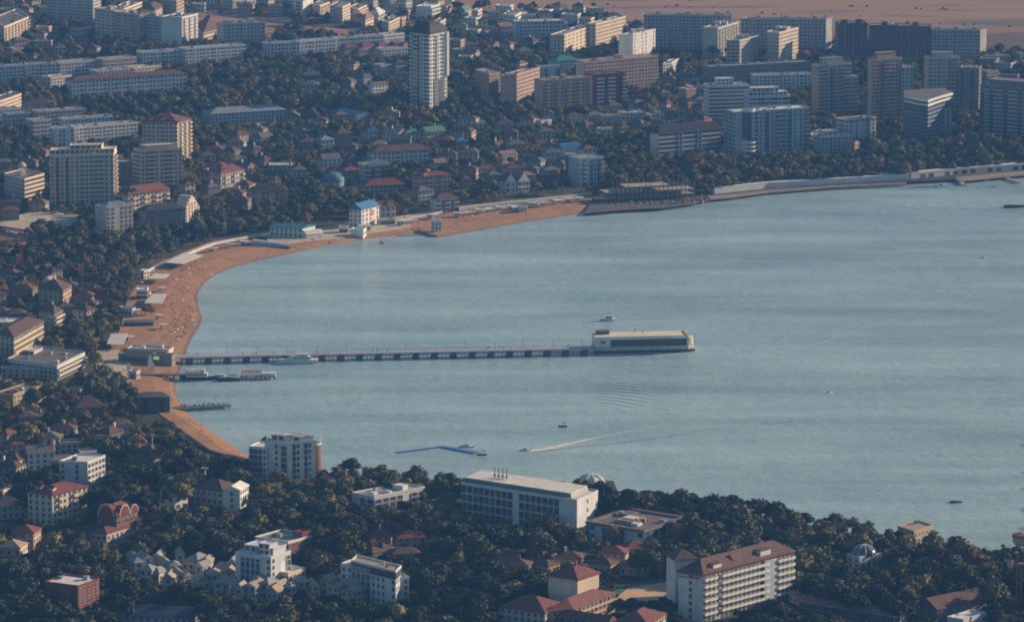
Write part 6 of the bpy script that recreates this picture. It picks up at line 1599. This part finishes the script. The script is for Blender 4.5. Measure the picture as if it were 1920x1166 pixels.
for k in range(34):
    t = rs.uniform(.02, .98); q = pa.lerp(pb, t); e = (pb - pa).normalized(); q = q + Vector((-e.y, e.x, 0)) * rs.uniform(1, 6.6)
    person(q, PZ, rs.randrange(5), "strolling on the long pier deck", "strollers on the long pier")
ja, jb = W(322, 773, 0), W(434, 766, 0)
for k in range(16):
    q = ja.lerp(jb, rs.uniform(.08, .92)) + Vector((0, rs.uniform(1, 5), 0)); person(q, 1.7, rs.randrange(5), "on the low dark lower jetty", "people on the lower jetty")
for k in range(22):
    q = W(rs.uniform(180, 245), rs.uniform(658, 712), GZ); person(q, GZ + .38, rs.randrange(5), "on the small square behind the pier gate", "people on the pier square")
for k in range(14):
    x = rs.uniform(290, 480); y = float(np.interp(x, (285, 320, 370, 400, 440, 485), (504, 488.5, 469.5, 457.5, 449.5, 442.5)))
    person(W(x, y + .5, GZ), GZ + .22, rs.randrange(5), "walking along the upper promenade", "walkers on the promenade")
# beach umbrellas
um = MB(); um.tube((0, 0, 0), (0, 0, 2.1), .04, .04, 5, 1); um.lathe([(1.3, 1.8), (.7, 2.1), (.02, 2.3)], 10, 0)
UMs = [um.mesh("umbrella", [m, M_METAL]) for m in (M_WHITE, mat("umb_blue", (.08, .15, .3), .8), mat("umb_red", (.4, .08, .05), .8))]
un = ["white", "blue", "red"]
n = 0
while n < 36:
    x, y = (rs.gauss(340, 24), rs.gauss(590, 45)) if n < 26 else (rs.uniform(300, 900), rs.uniform(390, 700))
    i, j = int((x - MX0) / MS), int((y - MY0) / MS)
    if not (0 <= i < MW and 0 <= j < MH) or not beach_ok[j, i]: continue
    z, p = beach_z(x, y); k = rs.choice([0, 0, 1, 2]); tag(ob("beach_umbrella", UMs[k], None, (p.x, p.y, z)), "%s beach umbrella stuck in the orange sand" % un[k], "umbrella", "umbrellas on the beach"); n += 1

# ================================================================ trees
def leafmat(name, c1, c2):
    m = bpy.data.materials.new(name); m.use_nodes = True; nt = m.node_tree; N = nt.nodes; L = nt.links; b = N["Principled BSDF"]
    b.inputs["Roughness"].default_value = .8; b.inputs["Specular IOR Level"].default_value = .15
    tc = N.new("ShaderNodeTexCoord"); nz = N.new("ShaderNodeTexNoise"); nz.inputs["Scale"].default_value = .9; nz.inputs["Detail"].default_value = 3; L.new(tc.outputs["Object"], nz.inputs[0])
    oi = N.new("ShaderNodeObjectInfo"); ad = N.new("ShaderNodeMath"); ad.operation = 'ADD'
    r = N.new("ShaderNodeMapRange"); r.inputs["To Min"].default_value = -.32; r.inputs["To Max"].default_value = .32; L.new(oi.outputs["Random"], r.inputs["Value"])
    L.new(nz.outputs["Fac"], ad.inputs[0]); L.new(r.outputs[0], ad.inputs[1])
    rr = N.new("ShaderNodeMapRange"); rr.inputs["From Min"].default_value = .3; rr.inputs["From Max"].default_value = .75; L.new(ad.outputs[0], rr.inputs["Value"])
    mx = N.new("ShaderNodeMix"); mx.data_type = 'RGBA'; mx.inputs["A"].default_value = (*c1, 1); mx.inputs["B"].default_value = (*c2, 1)
    L.new(rr.outputs[0], mx.inputs["Factor"]); L.new(mx.outputs["Result"], b.inputs["Base Color"])
    return m
LM = {'pine': leafmat("pine_needles", (.016, .028, .020), (.046, .056, .032)), 'green': leafmat("green_leaves", (.055, .072, .036), (.135, .13, .06)),
      'olive': leafmat("olive_leaves", (.12, .112, .045), (.25, .20, .08)), 'orange': leafmat("orange_leaves", (.16, .082, .032), (.25, .14, .058)), 'brown': leafmat("brown_leaves", (.11, .085, .048), (.19, .145, .075))}
M_TRUNK = mat("bark", (.09, .065, .05), .95, .3, 2.0)
def tree_proto(kind, seed):
    """unit tree: height 1 -> scaled; returns (trunk mesh, crown mesh)"""
    rs = np.random.RandomState(seed); b = MB(); Hh = 10.0
    pine = kind == 'pine'; cyp = kind == 'cypress'
    n = rs.randint(9, 14) if not cyp else 7
    lobes = []
    for k in range(n):
        if cyp: t = k / (n - 1); lobes.append((rs.uniform(-.1, .1), rs.uniform(-.1, .1), 1.2 + 8 * t, 1.35 * (1 - t * .75)))
        else:
            a = rs.uniform(0, 6.28); rr = math.sqrt(rs.uniform(0, 1)) * (3.3 if pine else 2.9)
            zc = (6.6 if pine else 6.0) + rs.uniform(-1.6, 1.9) * (1 - rr / 5.2) - rr * (.25 if pine else .35)
            lobes.append((rr * math.cos(a), rr * math.sin(a), zc, rs.uniform(1.2, 1.95)))
    if not cyp: lobes.append((0, 0, 7.2, 2.1))
    for (cx, cy, cz, r) in lobes:
        # uneven core
        vs = []; fs = []; U_, V_ = 7, 4
        for j in range(V_ + 1):
            f = math.pi * j / V_
            for i in range(U_):
                t = 2 * math.pi * i / U_; q = r * rs.uniform(.68, .98)
                vs.append((cx + q * math.sin(f) * math.cos(t), cy + q * math.sin(f) * math.sin(t), cz + q * .78 * math.cos(f)))
        for j in range(V_):
            for i in range(U_): fs.append((j * U_ + i, (j + 1) * U_ + i, (j + 1) * U_ + (i + 1) % U_, j * U_ + (i + 1) % U_))
        b.add(vs, fs)
        m = int(34 * r * (1.0 if not cyp else 1.6))
        for q in range(m):
            d = rs.normal(size=3); d /= np.linalg.norm(d)
            if d[2] < -.35: d[2] *= -1
            p = np.array([cx, cy, cz]) + d * r * rs.uniform(.82, 1.22) * np.array([1, 1, .82])
            nn = d + rs.normal(size=3) * .55; nn /= np.linalg.norm(nn)
            u = np.cross(nn, [.3, .2, 1]); u /= np.linalg.norm(u); v = np.cross(nn, u)
            s = rs.uniform(.22, .5); s2 = s * rs.uniform(.5, 1)
            b.add([tuple(p - u * s - v * s2), tuple(p + u * s - v * s2 * .6), tuple(p + u * s * .7 + v * s2), tuple(p - u * s * .8 + v * s2 * .9)], [(0, 1, 2, 3)])
    t = MB(); t.tube((0, 0, -.4), (.1, 0, 4.2), .28, .2, 7); t.tube((.1, 0, 4.1), (0, .1, 7.4), .2, .06, 6)
    if not cyp:
        for (cx, cy, cz, r) in lobes[:5]: t.tube((.1, 0, rs.uniform(3.2, 4.6)), (cx * .8, cy * .8, cz - .4), .13, .05, 5)
    return t.mesh("trunk", [M_TRUNK]), b
NP = 5
protos = {}
for kind in ('pine', 'green', 'olive', 'orange', 'brown', 'cypress'):
    lst = []
    for s in range(NP if kind != 'cypress' else 2):
        tm, cb = tree_proto(kind if kind in ('pine', 'cypress') else 'leaf', 100 + s + 17 * len(kind))
        lm_ = LM['green' if kind == 'cypress' else kind]
        cm = cb.mesh("crown", [lm_]); jb_ = MB(); jb_.v = list(cb.v); jb_.f = list(cb.f); jb_.m = [0] * len(cb.f)
        off = len(jb_.v); jb_.v += [tuple(v.co) for v in tm.vertices]
        for pl in tm.polygons: jb_.f.append(tuple(i + off for i in pl.vertices)); jb_.m.append(1)
        lst.append((tm, cm, jb_.mesh("tree_joined", [lm_, M_TRUNK])))
    protos[kind] = lst

# candidate positions: jittered world grid over all the land the photo can see
rs = np.random.RandomState(11)
yN, yF = W(960, 1330).y, W(960, 6).y
from mathutils import noise as mnoise
T = []
hot = [  # autumn trees that stand out: ground px, height m, kind
    (330, 350, 9, 'olive'), (195, 720, 13, 'olive'), (215, 745, 14, 'olive'), (182, 690, 10, 'olive'), (35, 792, 11, 'orange'), (8, 780, 10, 'orange'), (110, 786, 12, 'brown'), (135, 770, 11, 'orange'), (62, 760, 11, 'olive'),
    (160, 795, 9, 'orange'), (195, 798, 9, 'orange'), (232, 790, 9, 'brown'), (255, 800, 8, 'brown'), (295, 812, 8, 'orange'), (60, 143, 9, 'orange'), (72, 112, 10, 'orange'), (145, 112, 9, 'orange'), (165, 112, 9, 'orange'),
    (104, 85, 9, 'orange'), (78, 180, 9, 'olive'), (100, 215, 12, 'olive'), (563, 134, 15, 'olive'), (583, 122, 14, 'olive'), (468, 122, 12, 'orange'), (505, 122, 8, 'olive'), (446, 205, 9, 'orange'), (432, 166, 10, 'olive'),
    (758, 412, 9, 'orange'), (815, 285, 9, 'orange'), (1320, 366, 9, 'olive'), (1312, 360, 8, 'orange'), (1336, 362, 9, 'olive'), (1285, 356, 9, 'olive'), (905, 100, 12, 'orange'), (880, 128, 10, 'orange'), (925, 110, 9, 'olive'),
    (1270, 1022, 12, 'orange'), (1190, 1010, 11, 'brown'), (1030, 1008, 13, 'olive'), (1005, 1000, 10, 'olive'), (1150, 1022, 11, 'olive'), (520, 912, 10, 'olive'), (545, 926, 9, 'brown'), (380, 985, 11, 'brown'), (350, 990, 9, 'olive'),
    (284, 975, 9, 'brown'), (310, 982, 10, 'olive'), (500, 940, 9, 'olive'), (690, 905, 9, 'olive'), (820, 990, 10, 'olive'), (880, 1000, 10, 'brown'), (1060, 1010, 9, 'brown'), (1085, 1030, 10, 'olive'), (1345, 990, 8, 'orange'),
    (1440, 1005, 10, 'olive'), (1450, 1020, 9, 'olive'), (1600, 1000, 9, 'brown'), (820, 1065, 9, 'olive'), (795, 1040, 8, 'orange'), (860, 1070, 10, 'olive'), (1225, 1040, 9, 'olive'), (1430, 145, 9, 'olive'), (1475, 140, 9, 'olive'), (1500, 138, 9, 'olive'),
    (1017, 300, 9, 'orange'), (1030, 325, 9, 'orange'), (1000, 312, 8, 'orange'), (880, 1100, 9, 'brown'), (1390, 330, 12, 'olive'), (1410, 328, 12, 'olive'), (1645, 330, 9, 'olive'), (1850, 320, 12, 'olive'), (1870, 312, 12, 'olive'),
    (180, 540, 12, 'olive'), (195, 548, 12, 'brown'), (145, 522, 9, 'orange'), (60, 545, 11, 'olive'), (120, 480, 10, 'olive'), (135, 488, 9, 'olive'), (205, 480, 9, 'brown'), (268, 480, 8, 'orange'), (415, 425, 10, 'orange'), (400, 432, 8, 'olive'),
    (575, 425, 9, 'orange'), (585, 412, 9, 'brown'), (530, 405, 9, 'brown'), (505, 392, 9, 'olive'), (272, 592, 7, 'olive'), (284, 590, 6, 'olive'), (1225, 252, 9, 'olive'), (1100, 262, 10, 'olive'), (1050, 238, 10, 'olive'), (940, 300, 8, 'olive'),
    (470, 340, 11, 'olive'), (190, 368, 8, 'brown'), (700, 215, 9, 'olive'), (790, 208, 9, 'olive'), (890, 214, 9, 'orange'), (640, 165, 11, 'brown'), (670, 175, 9, 'brown')]
def ok(x, y, h, crown):
    px, py, s = PX(x, y, GZ)
    i, j = int((px - MX0) / MS), int((py - MY0) / MS)
    if not (0 <= i < MW):   # beyond the photo's sides: land only
        return (px, py, s) if (px < 0 or py > 1110 or 70 < py < 285) else None
    if 0 <= j < MH and (nogrow[j, i] or foot[j, i]): return None
    if j < 0: return None
    hp = h * s * .98; wp = crown * s
    for fx in (-.34, 0, .34):
        for fz in ((.55, .9) if fx == 0 else (.55, .75)):
            ii = int((px + wp * fx - MX0) / MS); jj = int((py - hp * fz - MY0) / MS)
            if 0 <= ii < MW and 0 <= jj < MH:
                m = mask[jj, ii]
                if m > 0 and m < py - 1: return None
    return px, py, s
for (px, py, h, k) in hot:
    p = W(px, py)
    T.append((p.x, p.y, h * .95, k, px, py, PX(p.x, p.y, GZ)[2], h * .75))
    s_ = PX(p.x, p.y, GZ)[2]
    for xx in range(int(px - h * .3 * s_), int(px + h * .3 * s_), 2): mset(xx, py - h * .9 * s_, py - h * .45 * s_, py)
y = yN
while y < yF:
    hw = y * .128 + 50
    step = 7.8 if y < 2400 else 8.0
    x = -hw
    while x < hw:
        X = x + rs.uniform(-3, 3); Y = y + rs.uniform(-3, 3)
        x += step
        px, py, s = PX(X, Y, GZ)
        wood = py > 840 or (py > 440 and px < 330) or (py < 430 and py > 60)
        ns = mnoise.noise(Vector((X * .012, Y * .012, 0)))
        dens = .93 if py > 860 else (.88 if py > 440 else (.78 if py > 200 else (.62 if py > 90 else .30)))
        if py < 330: dens += ns * .30
        if rs.uniform() > dens: continue
        u = rs.uniform(); au = mnoise.noise(Vector((X * .011 + 50, Y * .008, 0))) * 1.5
        town = py < 440
        if town or (px < 330 and py < 860): k = 'green' if u < .46 - au * .5 else ('pine' if u < .54 - au * .35 else ('olive' if u < .86 else ('brown' if u < .96 else 'orange')))
        else: k = 'pine' if u < .60 - au * .6 else ('green' if u < .86 - au * .2 else ('olive' if u < .95 - au * .05 else ('brown' if u < .993 else 'orange')))
        if rs.uniform() < .02: k = 'cypress'
        h = (rs.uniform(6.0, 10.5) if rs.uniform() < .72 else rs.uniform(10, 13.5)) * (1.2 if py > 860 else 1.05); cr = h * .86
        res = ok(X, Y, h, cr)
        if res is None:
            h *= .55; cr = h * .8
            res = ok(X, Y, h, cr) if rs.uniform() < .75 else None
            if res is None: continue
        T.append((X, Y, h, k, res[0], res[1], res[2], cr))
    y += step * 1.0
print("TREES", len(T))
# the 300 evergreen and 300 broadleaf trees that show largest become single objects, the rest one wood
inframe = lambda t: -5 < t[4] < 1925 and t[5] - t[2] * t[6] < 1160 and t[5] - t[2] * t[6] > 0
ever = sorted([t for t in T if t[3] in ('pine', 'cypress') and inframe(t)], key=lambda t: -t[2] * t[6])[:300]
hs = set(range(len(hot)))
leafy = [t for i, t in enumerate(T) if i in hs]
leafy += sorted([t for i, t in enumerate(T) if i not in hs and t[3] not in ('pine', 'cypress') and inframe(t)], key=lambda t: -t[2] * t[6])[:300 - len(leafy)]
single = set(id(t) for t in ever) | set(id(t) for t in leafy)
LA = [(l[0], Vector((l[1], l[2]))) for l in LAND]
size_w = lambda h: "tall" if h > 9.6 else ("small" if h < 7 else "mid-sized")
kn = {'pine': "dark pine", 'cypress': "narrow cypress", 'green': "green leafy tree", 'olive': "olive-yellow tree", 'orange': "orange tree", 'brown': "brown tree"}
nmn = {'pine': "pine_tree", 'cypress': "cypress_tree", 'green': "broadleaf_tree", 'olive': "broadleaf_tree", 'orange': "autumn_tree", 'brown': "autumn_tree"}
allt = [(t, min(LA, key=lambda l: (l[1] - Vector((t[0], t[1]))).length)) for t in (ever + leafy)]
allt.sort(key=lambda q: (q[1][1] - Vector((q[0][0], q[0][1]))).length)
ct = {}
def ordw(n):
    if n <= 30: return ordn[n - 1]
    tens = {3: "thirty", 4: "forty", 5: "fifty", 6: "sixty"}[n // 10] if n // 10 in (3, 4, 5, 6) else str(n // 10)
    return "%s-%s" % (tens, ordn[n % 10 - 1]) if n % 10 else tens[:-1] + "ieth"
for t, l in allt:
    key = (size_w(t[2]), t[3], l[0]); ct[key] = ct.get(key, 0) + 1
    lab = "%s %s, %s from the %s" % (size_w(t[2]), kn[t[3]], ordw(ct[key]), l[0])
    r = thing(nmn[t[3]], lab, "tree", (t[0], t[1], GZ), random.uniform(0, 6.28), "evergreens of the town and shore wood" if t[3] in ('pine', 'cypress') else "broadleaf trees of the town and shore wood")
    s = t[2] / 10.0; fx = rs.uniform(.92, 1.15)
    fx *= 1.1; r.scale = (s * fx, s * fx, s)
    tm, cm, _ = protos[t[3]][rs.randint(0, len(protos[t[3]]))]
    ob("trunk", tm, r); ob("crown", cm, r)
restT = [t for t in T if id(t) not in single]
pc = bpy.data.collections.new("tree_kinds")
names = []
order = []
for k in ('pine', 'green', 'olive', 'orange', 'brown', 'cypress'):
    for s, pr in enumerate(protos[k]):
        o = bpy.data.objects.new("kind_%02d" % len(order), pr[2]); pc.objects.link(o); order.append((k, s))
idx = {}
for i, (k, s) in enumerate(order): idx.setdefault(k, []).append(i)
me = bpy.data.meshes.new("wood_points")
me.from_pydata([(t[0], t[1], GZ) for t in restT], [], [])
def attr(nm, ty, vals):
    a = me.attributes.new(nm, ty, 'POINT'); a.data.foreach_set("vector" if ty == 'FLOAT_VECTOR' else "value", vals)
sc_, ro_, ix_ = [], [], []
for t in restT:
    s = t[2] / 10.0; f = rs.uniform(.95, 1.2); sc_ += [s * f * 1.08, s * f * 1.08, s]; ro_ += [0, 0, rs.uniform(0, 6.28)]; L_ = idx[t[3]]; ix_.append(L_[rs.randint(0, len(L_))])
attr("sc", 'FLOAT_VECTOR', sc_); attr("ro", 'FLOAT_VECTOR', ro_); attr("ix", 'INT', ix_)
wood = ob("woodland", me); wood["kind"] = "stuff"; wood["label"] = "mass of distant evergreen and broadleaf tree crowns between the houses and in the shore wood"
ng = bpy.data.node_groups.new("wood_nodes", 'GeometryNodeTree')
ng.interface.new_socket("Geometry", in_out='INPUT', socket_type='NodeSocketGeometry'); ng.interface.new_socket("Geometry", in_out='OUTPUT', socket_type='NodeSocketGeometry')
gi = ng.nodes.new("NodeGroupInput"); go = ng.nodes.new("NodeGroupOutput")
iop = ng.nodes.new("GeometryNodeInstanceOnPoints"); ci = ng.nodes.new("GeometryNodeCollectionInfo")
ci.inputs["Collection"].default_value = pc; ci.inputs["Separate Children"].default_value = True; ci.inputs["Reset Children"].default_value = True
def na(nm, ty):
    n_ = ng.nodes.new("GeometryNodeInputNamedAttribute"); n_.data_type = ty; n_.inputs["Name"].default_value = nm
    return [o_ for o_ in n_.outputs if o_.enabled and o_.name == "Attribute"][0]
ng.links.new(gi.outputs[0], iop.inputs["Points"]); ng.links.new(ci.outputs[0], iop.inputs["Instance"])
iop.inputs["Pick Instance"].default_value = True
ng.links.new(na("ix", 'INT'), iop.inputs["Instance Index"]); ng.links.new(na("sc", 'FLOAT_VECTOR'), iop.inputs["Scale"])
ng.links.new(na("ro", 'FLOAT_VECTOR'), iop.inputs["Rotation"])
ng.links.new(iop.outputs[0], go.inputs[0])
md = wood.modifiers.new("wood", 'NODES'); md.node_group = ng

# ================================================================ haze
b = MB(); b.box(X0 - 60, X1 + 60, Y0 - 60, Y1 + 60, -6.0, H + 12)
hz = b.build("haze", []) if False else ob("haze", b.mesh("haze", []))
hm = bpy.data.materials.new("haze_air"); hm.use_nodes = True
for n_ in list(hm.node_tree.nodes):
    if n_.type != 'OUTPUT_MATERIAL': hm.node_tree.nodes.remove(n_)
pv = hm.node_tree.nodes.new("ShaderNodeVolumePrincipled"); om = [n_ for n_ in hm.node_tree.nodes if n_.type == 'OUTPUT_MATERIAL'][0]
pv.inputs["Color"].default_value = (.16, .42, .95, 1); pv.inputs["Density"].default_value = HAZE_D = .00006; pv.inputs["Anisotropy"].default_value = 0.0
hm.node_tree.links.new(pv.outputs[0], om.inputs["Volume"])
hz.data.materials.append(hm); hz["kind"] = "stuff"; hz["label"] = "thin blue autumn haze filling the whole bay"
